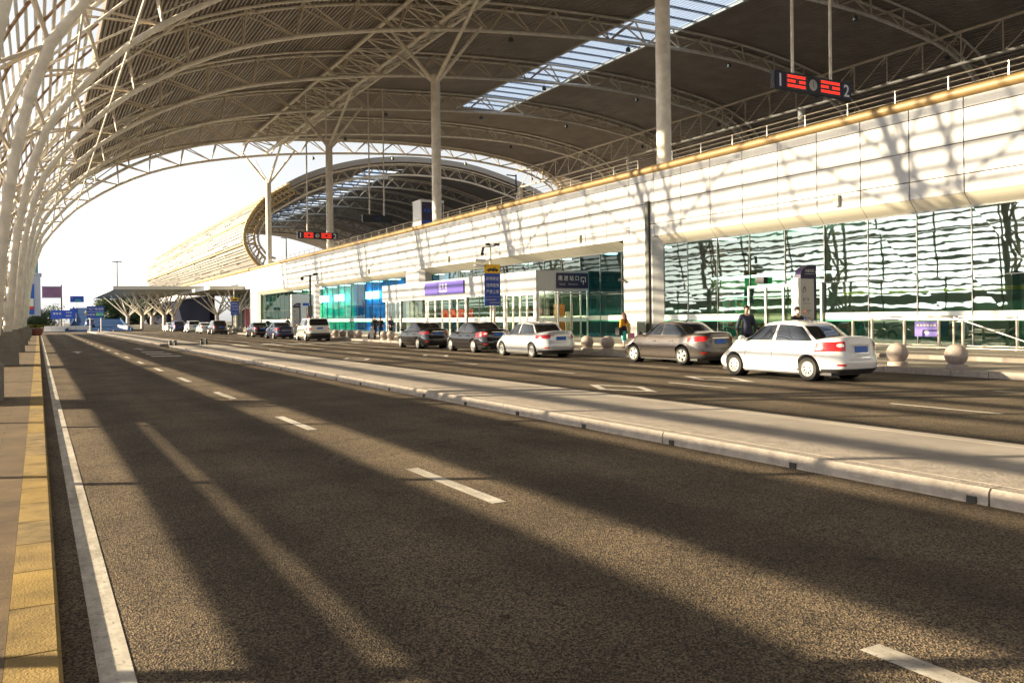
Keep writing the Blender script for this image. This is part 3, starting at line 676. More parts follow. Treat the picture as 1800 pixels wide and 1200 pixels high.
# signs fixed to the building
def sign_box(name, label, x0, x1, y0, y1, z0, z1, m, cat='sign'):
    t = thing(name, label, cat, ((x0 + x1) / 2, (y0 + y1) / 2, z0))
    b = MB(); b.box(x0, x1, y0, y1, z0, z1); b.build('panel', m, t); return t
EX, EZ = (1, 0, 0), (0, 0, 1)
s = sign_box('waiting_room_sign', 'wide violet sign reading waiting room over the central vestibule doors', XV - .12, XV - .004, 58.3, 65.7, 3.56, 4.56, M['sign_violet'])
lettering(s, '候 车 室', (XV - .125, 62, 4.20), (0, -1, 0), EZ, .46, M['white'])
lettering(s, 'Waiting Room', (XV - .125, 62, 3.80), (0, -1, 0), EZ, .26, M['white'])
s = sign_box('south_entrance_sign', 'dark navy sign marked south entrance over the side doors of the vestibule', 29.86, 32.3, VA - .12, VA - .004, 3.55, 4.56, M['sign_navy'])
lettering(s, '南 进 站 口', (30.75, VA - .125, 4.22), EX, EZ, .36, M['white'], width=1.6)
lettering(s, 'South', (30.25, VA - .125, 3.83), EX, EZ, .2, M['grey_p'])
lettering(s, 'Entrance', (31.10, VA - .125, 3.83), EX, EZ, .2, M['grey_p'])
b = MB()
for q in ((31.72, 31.76, 3.95, 4.25), (32.06, 32.10, 3.95, 4.25), (31.72, 32.10, 4.25, 4.29)): b.box(q[0], q[1], VA - .128, VA - .121, q[2], q[3])
b.box(31.89, 31.93, VA - .128, VA - .121, 3.80, 4.0); b.add([(31.83, VA - .128, 3.98), (31.99, VA - .128, 3.98), (31.91, VA - .128, 4.10)], [(0, 1, 2)]); b.build('entrance_icon', M['white'], s, fix=False)

# platform signs hung from the roof
def track_sign(label, xa, xb, Y, zb, zt, full=True, rot=0):
    t = thing('platform_sign', label, 'hanging sign', ((xa + xb) / 2, Y, zb), 'platform signs hanging from the roof', rot)
    W = xb - xa; h = zt - zb
    def BX(x0, x1, y0, y1, z0, z1, name, m):
        b = MB(); b.box(x0 - W / 2, x1 - W / 2, y0, y1, z0, z1); return b.build(name, m, t, local=True)
    BX(0, W, -.14, .14, 0, h, 'casing', M['black'])
    b = MB()
    for f in (.25, .745): b.tube((W * (f - .5), 0, h), (W * (f - .5), 0, 31.6 - zb), .09, 10)
    b.build('hanger', M['steel'], t, smooth=40, local=True)
    if full:
        for x0, x1 in ((.01, .13), (.87, .99)): BX(W * x0, W * x1, -.155, -.141, h * .04, h * .96, 'number_panel', M['sign_navy'])
        for x0, x1 in ((.14, .41), (.57, .86)):
            p = BX(W * x0, W * x1, -.155, -.141, h * .06, h * .94, 'display', M['led_bg'])
            b = MB()
            for r_ in range(3):
                xx = W * (x0 + .02); ze = h * (.18 + r_ * .27)
                while xx < W * (x1 - .03):
                    wl = .10; 
                    if not (r_ == 1 and abs(xx - W * (x0 + .13)) < .12):
                        b.box(xx - W / 2, xx + wl - W / 2, -.162, -.156, ze, ze + h * .045); b.box(xx + .03 - W / 2, xx + .06 - W / 2, -.162, -.156, ze + h * .05, ze + h * .14)
                        b.box(xx - W / 2, xx + wl - W / 2, -.162, -.156, ze + h * .10, ze + h * .145)
                    xx += .13
            b.build('led_text', M['led'], p, local=True)
        b = MB(); b.lathe([(h * .33, -.02), (h * .33, .0), (h * .3, .012)], (W * (.49 - .5), -.141, h * .5), 'y', 28); 
        b2 = MB(); b2.v = [(x, -.141 - (y + .141), z) for x, y, z in b.v]; b2.f = b.f; b2.m = b.m
        ck = b2.build('clock', M['grey_p'], t, smooth=30, local=True)
        b = MB(); b.bar((-.01 * W, -.160, h * .5), (-.01 * W + .02, -.160, h * .72), .025, .012, (0, 1, 0)); b.bar((-.01 * W, -.160, h * .5), (-.01 * W + .06, -.160, h * .36), .03, .012, (0, 1, 0)); b.build('clock_hand', M['black'], ck, local=True)
        for ch, f in (('1', .07), ('2', .93)):
            lo_ = lettering(None, ch, (W * (f - .5), -.156, h * .5), EX, EZ, h * 1.0, M['white'], name='numeral', depth=.006, bold=.022); lo_.parent = t
    else:
        lo_ = lettering(None, '4 5', (0, -.141, h * .5), EX, EZ, h * .6, M['sign_blue'], name='numeral', depth=.006); lo_.parent = t
    return t
track_sign('black platform sign with red displays and clock high above the near railing', 35.45, 41.65, 34, 14.1, 15.07)
track_sign('distant platform sign with red displays and clock, half behind a cream column', 28.1, 33.2, 105, 11.7, 12.55)
track_sign('dark unlit blue platform sign hung on two rods beneath the far skylight', 36.5, 40.5, 105, 14.1, 15.05, full=False)
# display cabinet on the deck
t = thing('deck_cabinet', 'white cabinet with a dark blue poster face behind the railing at the second column', 'cabinet', (36.3, 83.3, 10.42))
b = MB(); b.box(35, 37.6, 82.3, 84.5, 10.42, 13.9); b.box(34.95, 37.65, 82.25, 84.55, 13.9, 14.05); b.build('body', M['white'], t)
b = MB(); b.box(35.1, 37.5, 82.28, 82.298, 10.6, 13.8); p = b.build('poster', M['sign_navy'], t)
b = MB()
for k in range(5): b.box(35.35 + k * .4, 35.6 + k * .4, 82.27, 82.279, 12.75, 13.1)
b.box(35.2, 37.4, 82.27, 82.279, 11.3, 11.9); b.build('poster_print', M['sign_blue2'], p)
def slim_mast(label, x, y, z0, z1, arm):
    t = thing('lamp_mast', label, 'lamp post', (x, y, z0), 'slim masts on the platform deck')
    b = MB(); b.tube((x, y, z0), (x, y, z1), .11, 10, r1=.08); b.build('pole', M['black'], t, smooth=40)
    b = MB(); b.bar((x + .05, y, z1 - .15), (x - arm, y, z1 - .1), .16, .10); b.build('lamp_head', M['black'], t)
slim_mast('black lamp mast on the platform deck in front of the far arch', 44, 78, 10.4, 16.6, 1.1)
slim_mast('short black lamp mast on the deck left of the far platform sign', 33.6, 132, 10.4, 14.4, .8)
slim_mast('thin dark lamp mast beside the farthest column', 33.9, 144, 10.4, 15.0, .3)

# ------------------------------------------------------------------ second vault beyond
H2 = [(35.9, 10.3), (34.1, 11.0), (32.2, 13.2), (31.45, 15.1), (31.5, 17.1), (32.6, 19.6), (34.6, 22.1), (36.8, 23.6), (42.2, 26.7), (48.4, 29.0), (54.9, 30.5), (61.6, 31.2), (68.5, 31.2), (75.7, 30.5), (84.3, 28.4), (90.8, 26.1), (96, 22.5), (99.5, 17), (100.5, 10.5)]
hall = thing('rear_station_hall', 'second vaulted hall beyond with a rounded flank of white horizontal slats', 'station hall', (50, 200, 0))
YA, YB = 150., 300.
h2 = spline(H2, 700)
def h2n(i, o):
    a, c = h2[max(0, i - 1)], h2[min(699, i + 1)]; tx, tz = c[0] - a[0], c[1] - a[1]; l = math.hypot(tx, tz); return (h2[i][0] - tz / l * o, h2[i][1] + tx / l * o)
split = min(range(700), key=lambda i: abs(h2[i][1] - 24.9) + (0 if h2[i][0] < 40 else 99))
b = MB(); idx = list(range(split, 700, 4)); sx0 = 54; 
def shell(b, ids, y0, y1, o0, o1):
    loR = [h2n(i, o0) for i in ids]; upR = [h2n(i, o1) for i in ids]
    b.grid([[(x, yy, z) for x, z in loR] for yy in (y0, y1)]); b.grid([[(x, yy, z) for x, z in upR] for yy in (y0, y1)], mi=1)
    for yy in (y0, y1): poly = loR + upR[::-1]; b.add([(x, yy, z) for x, z in poly], [tuple(range(len(poly)))], 1)
    for k in (0, -1): b.add([(loR[k][0], y0, loR[k][1]), (loR[k][0], y1, loR[k][1]), (upR[k][0], y1, upR[k][1]), (upR[k][0], y0, upR[k][1])], [(0, 1, 2, 3)], 1)
A_ = [i for i in idx if h2[i][0] < 56.5]; B_ = [i for i in idx if 56.4 <= h2[i][0] <= 64]; C_ = [i for i in idx if h2[i][0] > 63.4]
b2 = MB(); shell(b2, A_, YA, YB, -.05, .95); shell(b2, C_, YA, YB, -.05, .95); shell(b2, B_, YA, YA + 9, -.05, .95); shell(b2, B_, YB - 40, YB, -.05, .95)
b2.build('roof_sheet', RM, hall, fix=False)
b = MB(); b.grid([[(x, yy, z + .5) for x, z in (h2[i] for i in B_)] for yy in (YA + 9, YB - 40)]); sk2 = b.build('skylight', M['skylight'], hall, fix=False)
for k in range(24):
    yy = YA + 9 + k * 4.2; b = MB(); b.box(56.4, 63.8, yy, yy + .4, h2[B_[0]][1] + .12, h2[B_[0]][1] + .42); b.build('glazing_bar', M['bar'], sk2)
def rib2(Y):
    ch = MB(); lc = MB(); k = 56; ids = [round(i * 699 / (k - 1)) for i in range(k)]
    upc = [h2n(i, -.35) for i in ids]; loc_ = [h2n(i, -2.3) for i in ids]
    ch.path([(x, Y, z) for x, z in loc_], .20, 8)
    for dy in (-.8, .8): ch.path([(x, Y + dy, z) for x, z in upc], .13, 6)
    for i in range(1, k - 1):
        if i % 2:
            for dy in (-.8, .8):
                for j in (i - 1, i + 1): lc.tube((loc_[i][0], Y, loc_[i][1]), (upc[j][0], Y + dy, upc[j][1]), .07, 5)
    r = ch.build('arch_truss', M['steel'], hall, smooth=50); lc.build('lacing', M['steel_d'], r, smooth=50)
for k in range(8): rib2(YA + 1.5 + 16.75 * k)
# slatted flank: boards with small gaps and odd missing pieces
b = MB(); rnd = random.Random(3); n = 40
for r_ in range(n):
    i0 = round(split * (r_ + .0) / n) + 4; i1 = max(i0 + 2, round(split * (r_ + .74) / n) + 4)
    p0, p1 = h2n(i0, .5), h2n(i1, .5); y = YA - .5
    while y < YB:
        L = rnd.choice((1.2, 2.4, 3.6, 4.8, 7.2)); e = min(YB, y + L)
        sub = p1 if rnd.random() > .16 else ((p0[0] * .5 + p1[0] * .5), (p0[1] * .5 + p1[1] * .5))
        b.add([(p0[0], y, p0[1]), (p0[0], e - .12, p0[1]), (sub[0], e - .12, sub[1]), (sub[0], y, sub[1]), (p0[0] + .08, y, p0[1]), (p0[0] + .08, e - .12, p0[1]), (sub[0] + .08, e - .12, sub[1]), (sub[0] + .08, y, sub[1])],
              [(0, 1, 2, 3), (7, 6, 5, 4), (0, 4, 5, 1), (1, 5, 6, 2), (2, 6, 7, 3), (3, 7, 4, 0)]); y = e
b.build('flank_slats', mat('flank_slat', (.32, .305, .285), .6, noise=.15, nscale=.4), hall)
b = MB(); ids = list(range(2, split + 6, 6)); b.grid([[(h2n(i, .30)[0], yy, h2n(i, .30)[1]) for i in ids] for yy in (YA + .6, YB)]); b.grid([[(h2n(i, .22)[0], yy, h2n(i, .22)[1]) for i in ids] for yy in (YA + .6, YB)]); b.build('flank_shade_sheet', mat('flank_shade', (.20, .17, .13), .8), hall, fix=False)  # dark sheet: shade seen through the slat gaps, put into colour
b = MB()
for i in (8, round(split * .33), round(split * .52), round(split * .72)): x, z = h2n(i, .62); b.tube((x, YA - .6, z), (x, YB, z), .13, 6)
b.path([(h2n(i, .45)[0], YA - .3, h2n(i, .45)[1]) for i in ids], .28, 8); b.path([(h2n(i, -1.3)[0], YA - .1, h2n(i, -1.3)[1]) for i in ids], .2, 8)
for k in range(0, len(ids) - 1): 
    p, q = h2n(ids[k], .45), h2n(ids[k + 1], -1.3); b.tube((p[0], YA - .3, p[1]), (q[0], YA - .1, q[1]), .09, 5); b.tube((q[0], YA - .1, q[1]), (p[0], YA - .3, p[1] + .6), .07, 5)
b.build('edge_tube', mat('dull_gold', (.42, .31, .15), .5), hall, smooth=50)
# rear building under the second hall
rear = thing('rear_station_building', 'far white station wing with gold edge, dark glazing and navy wall behind the small canopies', 'station building', (40, 200, 0))
b = MB(); b.box(31.4, 31.9, 147.5, 300, 7.0, 10.0); b.box(31.9, 95, 148.2, 300, 9.9, 10.3); b.build('wall', M['wall'], rear)
b = MB(); b.tube((31.4, 147.5, 10.25), (31.4, 300, 10.25), .30, 10); b.build('gold_coping', M['gold'], rear, smooth=40)
b = MB(); b.box(35.5, 36, 148, 185, .1, 7.0); b.build('dark_front', M['dark_in'], rear)
b = MB(); b.box(31.95, 33, 190, 300, .1, 7.0); b.build('navy_front', M['navy_wall'], rear)
b = MB(); b.box(35.3, 35.45, 160, 172, .3, 4.2); b.build('red_curtain', mat('dark_red', (.22, .02, .03), .7), rear)
b = MB()
for y in range(150, 186, 4): b.box(35.2, 35.48, y, y + .25, .1, 6.9)
b.box(35.19, 35.49, 148, 185, 3.9, 4.15); b.build('mullion', M['alu'], rear)

# tree-column canopies
def tree_canopy(name, label, xa, xb, ya, yb, zl, zr, cols, dip=0.):
    t = thing(name, label, 'canopy', ((xa + xb) / 2, (ya + yb) / 2, 0), 'forecourt canopies on tree columns')
    b = MB()
    q = [(xa, ya, zl), (xb, ya, zr), (xb, yb, zr), (xa, yb, zl)]
    b.add([*q, *[(x, y, z + .55) for x, y, z in q]], [(0, 3, 2, 1), (4, 5, 6, 7)]); b.build('roof_panel', M['canopy'], t)
    b = MB(); P = [Vector(p) for p in q]
    for i in range(4):
        a, c = P[i], P[(i + 1) % 4]; b.bar(a + Vector((0, 0, .3)), c + Vector((0, 0, .3)), .12, .62)
    b.build('fascia', M['fascia'], t)
    for cx, cy in cols:
        b = MB(); b.tube((cx, cy, 0), (cx, cy, 2.9), .42, 12, r1=.34); c = b.build('column', M['steel'], t, smooth=40)
        for k in range(8):
            a = k * math.pi / 4 + .3; rr = 5.6 if k % 2 else 3.8
            x, y = min(xb - .3, max(xa + .3, cx + rr * math.cos(a))), min(yb - .3, max(ya + .3, cy + rr * 1.3 * math.sin(a)))
            z = zl + (zr - zl) * (x - xa) / (xb - xa)
            b = MB(); b.tube((cx, cy, 2.7), (x, y, z), .15, 7, r1=.11); b.build('branch', M['steel'], c, smooth=40)
    return t
tree_canopy('forecourt_canopy', 'large flat grey canopy on branching white columns left of the station wing', 12.2, 28, 172, 240, 7.6, 7.7, [(18.0, 214), (19.5, 198), (22.2, 184), (25.5, 196), (24, 222)])
tree_canopy('forecourt_canopy', 'smaller canopy with a bright white edge against the end of the station front', 25.6, 41, 152, 190, 7.0, 7.0, [(31.5, 160), (31.0, 176)])
b = MB(); b.box(15, 30, 200, 202, 0, 1.0); b.box(15, 15.3, 180, 200, 0, .9); struct('forecourt_plinth', b, M['barrier'])

# ------------------------------------------------------------------ railings with ramp by the station front
def railing(label, pts, h=1.12, post=2.2, z0=.30):
    t = thing('ramp_railing', label, 'railing', (*pts[0], z0), 'stainless railings beside the station front')
    for (xa, ya), (xb, yb) in zip(pts, pts[1:]):
        L = math.hypot(xb - xa, yb - ya); n = max(1, round(L / post))
        b = MB(); b.tube((xa, ya, z0 + h), (xb, yb, z0 + h), .035, 8); b.tube((xa, ya, z0 + .14), (xb, yb, z0 + .14), .03, 8); b.build('rail', M['rail'], t, smooth=50)
        for k in range(n + 1):
            x, y = xa + (xb - xa) * k / n, ya + (yb - ya) * k / n
            b = MB(); b.tube((x, y, z0), (x, y, z0 + h - .06), .055, 10); b.tube((x, y, z0), (x, y, z0 + .03), .1, 10); b.tube((x, y, z0 + h - .08), (x, y, z0 + h + .02), .03, 8); b.build('post', M['rail'], t, smooth=50)
    return t
r1_ = railing('long stainless railing in front of the glass right of the white sedan', [(27.6, 4.5), (27.6, 22.5)])
b = MB()
for ya in (15.8, 12.2): b.tube((28.6, ya + 3.2, 1.5), (28.6, ya, .45), .03, 8); b.tube((28.6, ya + 3.2, 1.5), (28.6, ya + 3.2, .3), .04, 8); b.tube((28.6, ya, .45), (28.6, ya, .3), .04, 8)
b.build('sloping_handrail', M['rail'], r1_, smooth=50)
railing('short stainless railing with its far end at the doorway', [(29.6, 8.5), (29.6, 23.2)], h=1.22, post=2.9)
t = thing('small_blue_sign', 'small violet blue notice plate behind the railing on the glass', 'sign', (31.5, 22, .7))
b = MB(); b.box(31.45, 31.5, 21.5, 22.6, .70, 1.30); b.build('panel', M['sign_violet'], t)
b = MB(); b.lathe([(.10, 0), (.10, .004)], (31.445, 22.05, .88), 'x', 18); [b.box(31.442, 31.449, 21.65 + k * .15, 21.76 + k * .15, 1.12, 1.2) for k in range(6)]; b.build('print', M['grey_p'], t)

# ------------------------------------------------------------------ street furniture
def sphere(x, y, label):
    t = thing('stone_ball', label, 'bollard', (x, y, .17), 'round stone bollards along the right kerb')
    b = MB(); b.ball((x, y, .53), .295, 28, 18); b.build('ball', M['granite'], t, smooth=60)
    b = MB(); b.lathe([(.27, .168), (.27, .26), (.235, .29)], (x, y, 0), n=24); b.build('base', M['granite'], t, smooth=40)
for x, y, l in ((21.62, 14.3, 'round pink stone bollard nearest the railing, at the far right'), (21.62, 16.1, 'round pink stone bollard just behind the white sedan tail'), (21.7, 30.5, 'round stone bollard between the silver sedan and the grey sedan, nearer the grey one'),
                (21.7, 32.1, 'round stone bollard right behind the silver sedan trunk'), (21.7, 56.7, 'stone bollard in front of the lone person by the vestibule'), (21.7, 58.0, 'stone bollard beside the rolling suitcase group'),
                (21.7, 63.6, 'stone bollard nearest the two black posts beyond them'), (21.7, 65.4, 'second stone bollard left of the black posts'), (21.7, 67.5, 'third stone bollard left of the black posts'), (21.7, 69.4, 'stone bollard closest to the ivory off-roader'),
                (21.7, 107.3, 'first stone bollard in the far row by the tow sign'), (21.7, 109.3, 'second stone bollard in the far row by the tow sign'), (21.7, 111.5, 'third stone bollard in the far row by the tow sign'), (21.7, 114.4, 'last stone bollard in the far row by the brown car')):
    sphere(x, y, l)
def post(x, y, z, label):
    t = thing('black_bollard', label, 'bollard', (x, y, z), 'short black bollards')
    b = MB(); b.lathe([(.095, 0), (.095, .40), (.08, .44), (.01, .46)], (x, y, z), n=16); b.build('tube', M['black'], t, smooth=40)
    b = MB(); b.lathe([(.098, .31), (.098, .35)], (x, y, z), n=16); b.build('reflective_ring', M['grey_p'], t, smooth=40)
for x, y, z, l in ((7.38, 58.4, 0, 'left black bollard of the pair at the near side of the median gap'), (7.72, 58.6, 0, 'right black bollard of the pair at the near side of the median gap'), (9.75, 61.3, 0, 'left black bollard of the pair at the far side of the median gap'), (10.1, 61.5, 0, 'right black bollard of the pair at the far side of the median gap'),
                   (8.2, 146, .15, 'far black bollard at the foot of the large blue road sign'), (10.05, 143, 0, 'lone far black bollard right of the large blue road sign'), (21.7, 61.3, .17, 'black bollard left of the standing group'), (21.7, 60.0, .17, 'black bollard at the feet of the standing group')):
    post(x, y, z, l)
# trash bins
for y, l in ((40.75, 'grey litter bin against the pier, nearer the woman'), (39.85, 'grey litter bin against the pier, nearer the grey sedan')):
    t = thing('litter_bin', l, 'bin', (30.5, y, .3), 'grey litter bins at the pier')
    b = MB(); b.box(30.2, 30.8, y - .30, y + .30, .34, 1.25); b.build('body', M['bin'], t)
    b = MB(); b.box(30.15, 30.85, y - .34, y + .34, 1.252, 1.34); b.build('lid', M['alu'], t)
# tow-away signs
def tow_sign(x, y, label, cam):
    t = thing('no_parking_sign', label, 'traffic sign', (x, y, .17), 'blue no stopping signs with orange tow truck tops')
    w, z0, z1 = .98, 2.35, 4.62
    b = MB()
    b.tube((x - .0, y, .17), (x - .0, y, 5.75), .06, 12); b.tube((x + .24, y + .1, .17), (x + .24, y + .1, 4.0), .085, 12); b.build('pole', M['steel'], t, smooth=40)
    b = MB(); b.box(x - w / 2 + .05, x + w / 2 + .05, y - .12, y - .08, z0, 4.12); pn = b.build('blue_panel', M['sign_blue'], t)
    b = MB(); b.box(x - w / 2 + .05, x + w / 2 + .05, y - .12, y - .08, 4.125, z1); yp = b.build('orange_panel', M['yellow_s'], t)
    cx = x + .05; yf = y - .121
    for k, tx in enumerate(('即停即走', '违停拖曳', '严禁上客')): lettering(pn, tx, (cx, yf, 3.83 - k * .36), EX, EZ, .22, M['white'], width=.80)
    b = MB(); b.box(cx - .46, cx + .46, yf - .006, yf - .001, 2.82, 2.835)
    for z, a, c in ((2.63, -.42, .2), (2.47, -.2, .44)):
        xx = cx + a
        while xx < cx + c: b.box(xx, xx + .035, yf - .006, yf - .001, z, z + .06); xx += .055
    b.build('small_print', M['grey_p'], pn)
    b = MB()   # tow truck pictogram
    b.prism([(cx - .36, 4.26), (cx + .36, 4.26), (cx + .36, 4.34), (cx + .28, 4.38), (cx + .16, 4.40), (cx + .02, 4.37), (cx - .1, 4.40), (cx - .2, 4.39), (cx - .36, 4.32)], yf - .006, yf - .001, 'y')
    b.prism([(cx - .02, 4.39), (cx + .24, 4.51), (cx + .25, 4.49), (cx + .03, 4.37)], yf - .006, yf - .001, 'y')
    for k in (-.22, .05, .24): b.lathe([(.05, -.006), (.05, -.001)], (cx + k, yf, 4.25), 'y', 14)
    b.build('tow_truck_icon', M['black'], yp)
    if cam:
        b = MB(); b.tube((x - .45, y, 5.55), (x + .3, y, 5.65), .03, 6); b.tube((x - .45, y, 5.55), (x - .52, y, 5.2), .09, 8, r1=.07); b.ball((x - .5, y, 5.2), .1, 10, 6)
        b.box(x + .22, x + .55, y - .08, y + .06, 5.66, 5.80); b.box(x - .28, x - .05, y - .08, y + .05, 5.66, 5.78); b.build('camera', M['black'], t, smooth=40)
        b = MB(); b.box(x - 1.0, x - .35, y - .12, y + .12, 4.75, 4.9); b.box(x - 1.0, x - .35, y - .12, y + .12, 4.48, 4.6); b.tube((x - .7, y, 4.6), (x, y, 4.95), .03, 6); b.build('floodlight', M['white'], t)
tow_sign(22.0, 42.0, 'tall blue no stopping sign with orange top and cameras behind the silver sedan', True)
tow_sign(22.0, 113, 'distant blue no stopping sign with orange top beside the far bollards', False)
# camera mast
t = thing('camera_mast', 'black surveillance mast with a control box and camera arms before the white pier', 'camera mast', (22.6, 80.1, .17))
b = MB(); b.tube((22.6, 80.1, .17), (22.6, 80.1, 5.9), .13, 12, r1=.10); b.build('pole', M['black'], t, smooth=40)
b = MB(); b.box(22.3, 22.75, 79.85, 80.1, 2.0, 3.0); b.build('control_box', M['frame'], t)
b = MB(); b.tube((21.9, 80.1, 5.75), (23.1, 80.1, 5.9), .05, 6); b.ball((21.85, 80.1, 5.55), .17, 10, 6); b.box(22.9, 23.3, 79.9, 80.2, 5.9, 6.1); b.build('camera', M['black'], t, smooth=40)
# direction totems
def totem(label, x, y, full):
    t = thing('direction_totem', label, 'information totem', (x, y, .17 if x < 25.2 else .30), 'navy and white direction totems')
    z0 = .17 if x < 25.2 else .30; w = .84; zt = z0 + 3.32
    b = MB(); b.prism([(x - w / 2 + .02, z0), (x + w / 2, z0), (x + w / 2, zt), (x, zt - .02), (x - w / 2 + .12, zt - .18), (x - w / 2 + .02, zt - .36)], y, y + .30, 'y'); b.build('body', M['sign_navy'], t)
    b = MB(); b.box(x - w / 2 - .13, x - w / 2 + .018, y - .01, y + .31, z0, zt - .50); b.build('edge_panel', M['white'], t)
    b = MB(); b.box(x - w / 2 + .03, x + w / 2 - .15, y - .012, y - .002, z0 + .05, zt - .52); fp = b.build('face_panel', M['grey_p'], t)
    yf = y - .013; cx = x - .06; xl = x - w / 2 + .13
    lettering(t, '大连北站', (x + .06, y - .003, zt - .22), EX, EZ, .13, M['white'], width=.46)
    b = MB(); b.box(x - .18, x + .36, y - .008, y - .002, zt - .345, zt - .335); b.build('underline', M['white'], t)
    # station emblem: a ring opening into a leaf-like stroke
    b = MB(); c0 = Vector((xl + .06, yf, zt - .95))
    for k in range(18):
        a0, a1 = R(-30 + k * 15), R(-15 + k * 15)
        b.add([c0 + Vector((.085 * math.cos(a0), -.004, .115 * math.sin(a0))), c0 + Vector((.085 * math.cos(a1), -.004, .115 * math.sin(a1))), c0 + Vector((.05 * math.cos(a1), -.004, .08 * math.sin(a1))), c0 + Vector((.05 * math.cos(a0), -.004, .08 * math.sin(a0)))], [(0, 1, 2, 3)])
    b.add([c0 + Vector((-.02, -.004, .1)), c0 + Vector((.03, -.004, .18)), c0 + Vector((.05, -.004, .08))], [(0, 1, 2)])
    b.build('emblem', M['black'], fp, fix=False)
    lettering(fp, '南广场', (xl + .13, yf, zt - 1.28), EX, EZ, .14, M['black'], width=.33)
    lettering(fp, 'South Square', (xl + .17, yf, zt - 1.43), EX, EZ, .075, M['black'], width=.40)
    for k, (m_, tx, e) in enumerate((('orange', '出租车', 'Taxi'), ('sign_blue2', '停车场', 'Parking'), ('red', '售票', 'Tickets'), ('red', '餐  厅', ''))):
        z = zt - 1.72 - k * .28
        b = MB(); b.box(xl - .01, xl + .14, yf - .005, yf - .001, z - .08, z + .08); ic = b.build('pictogram', M[m_], fp)
        b = MB()
        if k == 0: b.box(xl + .025, xl + .105, yf - .008, yf - .0055, z - .02, z + .02); b.box(xl + .045, xl + .085, yf - .008, yf - .0055, z + .02, z + .045)
        elif k == 2: b.box(xl + .03, xl + .1, yf - .008, yf - .0055, z - .03, z + .03)
        elif k == 3: b.box(xl + .04, xl + .055, yf - .008, yf - .0055, z - .05, z + .05); b.box(xl + .08, xl + .095, yf - .008, yf - .0055, z - .05, z + .05)
        if b.v: b.build('pictogram_mark', M['white'], ic)
        if k == 1: lettering(ic, 'P', (xl + .065, yf - .005, z), EX, EZ, .15, M['white'])
        lettering(fp, tx, (xl + .30, yf, z + .03), EX, EZ, .095, M['black'], width=.24)
        if e: lettering(fp, e, (xl + .26, yf, z - .06), EX, EZ, .06, M['black'])
    b = MB()
    for k in range(4): b.box(xl - .05, x + w / 2 - .18, yf - .004, yf - .001, zt - 1.575 - k * .28, zt - 1.57 - k * .28)
    b.build('rule', M['frame'], fp)
totem('navy and white direction totem with pictograms behind the white sedan', 24.85, 22.2, True)
totem('distant navy and grey direction totem behind the ivory off-roader', 24.4, 91.7, False)
t = thing('poster_stand', 'white poster stand with a red emblem beside the distant totem', 'poster panel', (26, 96, .3))
b = MB(); b.box(25.6, 28.2, 98.5, 98.9, .3, 4.6); b.build('panel', M['white'], t)
b = MB(); b.box(27.35, 27.6, 98.48, 98.495, 1.6, 3.0); b.build('print', M['red'], t)
b = MB(); b.box(26.9, 27.9, 98.48, 98.495, 3.3, 3.6); b.build('print', M['sign_blue2'], t)

# ------------------------------------------------------------------ distance: ramp, signs, tower, trees
b = MB()
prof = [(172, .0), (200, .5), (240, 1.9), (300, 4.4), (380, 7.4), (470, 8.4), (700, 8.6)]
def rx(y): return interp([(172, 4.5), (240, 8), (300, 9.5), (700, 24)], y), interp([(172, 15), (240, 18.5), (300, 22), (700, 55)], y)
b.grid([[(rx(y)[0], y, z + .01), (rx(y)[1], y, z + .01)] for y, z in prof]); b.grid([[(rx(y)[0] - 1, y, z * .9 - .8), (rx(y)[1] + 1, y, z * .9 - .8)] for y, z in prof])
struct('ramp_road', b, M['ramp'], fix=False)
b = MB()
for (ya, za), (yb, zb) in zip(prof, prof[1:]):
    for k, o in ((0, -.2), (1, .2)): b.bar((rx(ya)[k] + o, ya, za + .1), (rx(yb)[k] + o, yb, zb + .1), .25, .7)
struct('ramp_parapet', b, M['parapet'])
b = MB()
for (ya, za), (yb, zb) in zip(prof, prof[1:]):
    p, q = rx(ya), rx(yb); f = .32; xa, xb = p[0] + (p[1] - p[0]) * f, q[0] + (q[1] - q[0]) * f
    b.add([(xa - .12, ya, za + .03), (xa + .12, ya, za + .03), (xb + .12, yb, zb + .03), (xb - .12, yb, zb + .03)], [(0, 1, 2, 3)])
struct('ramp_line', b, M['paint'], fix=False)
b = MB(); b.prism([(0, .0), (.9, .0), (.65, .35), (.6, 1.0), (.3, 1.0), (.25, .35)], 0, 1, 'y')
bb = MB()
for k in range(6):
    x = 1.0 + k * 1.35; bb.prism([(184.6, 0), (185.4, 0), (185.2, .3), (185.12, 1.0), (184.88, 1.0), (184.8, .3)], x, x + 1.3, 'x')
tag(bb.build('road_barrier', M['barrier']), 'row of white moulded road barriers closing the road ahead', 'barrier')
def road_sign(label, x0, x1, y, z0, z1, posts, m, lines, z_base=0.):
    t = thing('road_sign', label, 'road sign', ((x0 + x1) / 2, y, z_base), 'blue road signs beyond the station')
    b = MB(); b.box(x0, x1, y - .06, y, z0, z1); p = b.build('panel', m, t)
    b = MB()
    for x in posts: b.tube((x, y + .08, z_base), (x, y + .08, z1 - .1), .09, 8)
    b.build('post', M['alu'], t, smooth=40)
    for tx, fx, fz, s, mm in lines:
        c = (x0 + (x1 - x0) * fx, y - .064, z0 + (z1 - z0) * fz)
        if tx.startswith('#'):
            w, h = float(tx[1:].split(',')[0]) * (x1 - x0), float(tx.split(',')[1]) * (z1 - z0); b = MB(); b.box(c[0] - w / 2, c[0] + w / 2, y - .070, y - .062, c[2] - h / 2, c[2] + h / 2); b.build('plate', M[mm], p)
        else: lettering(p, tx, c, EX, EZ, s, M[mm], name='lettering', depth=.012)
    return t
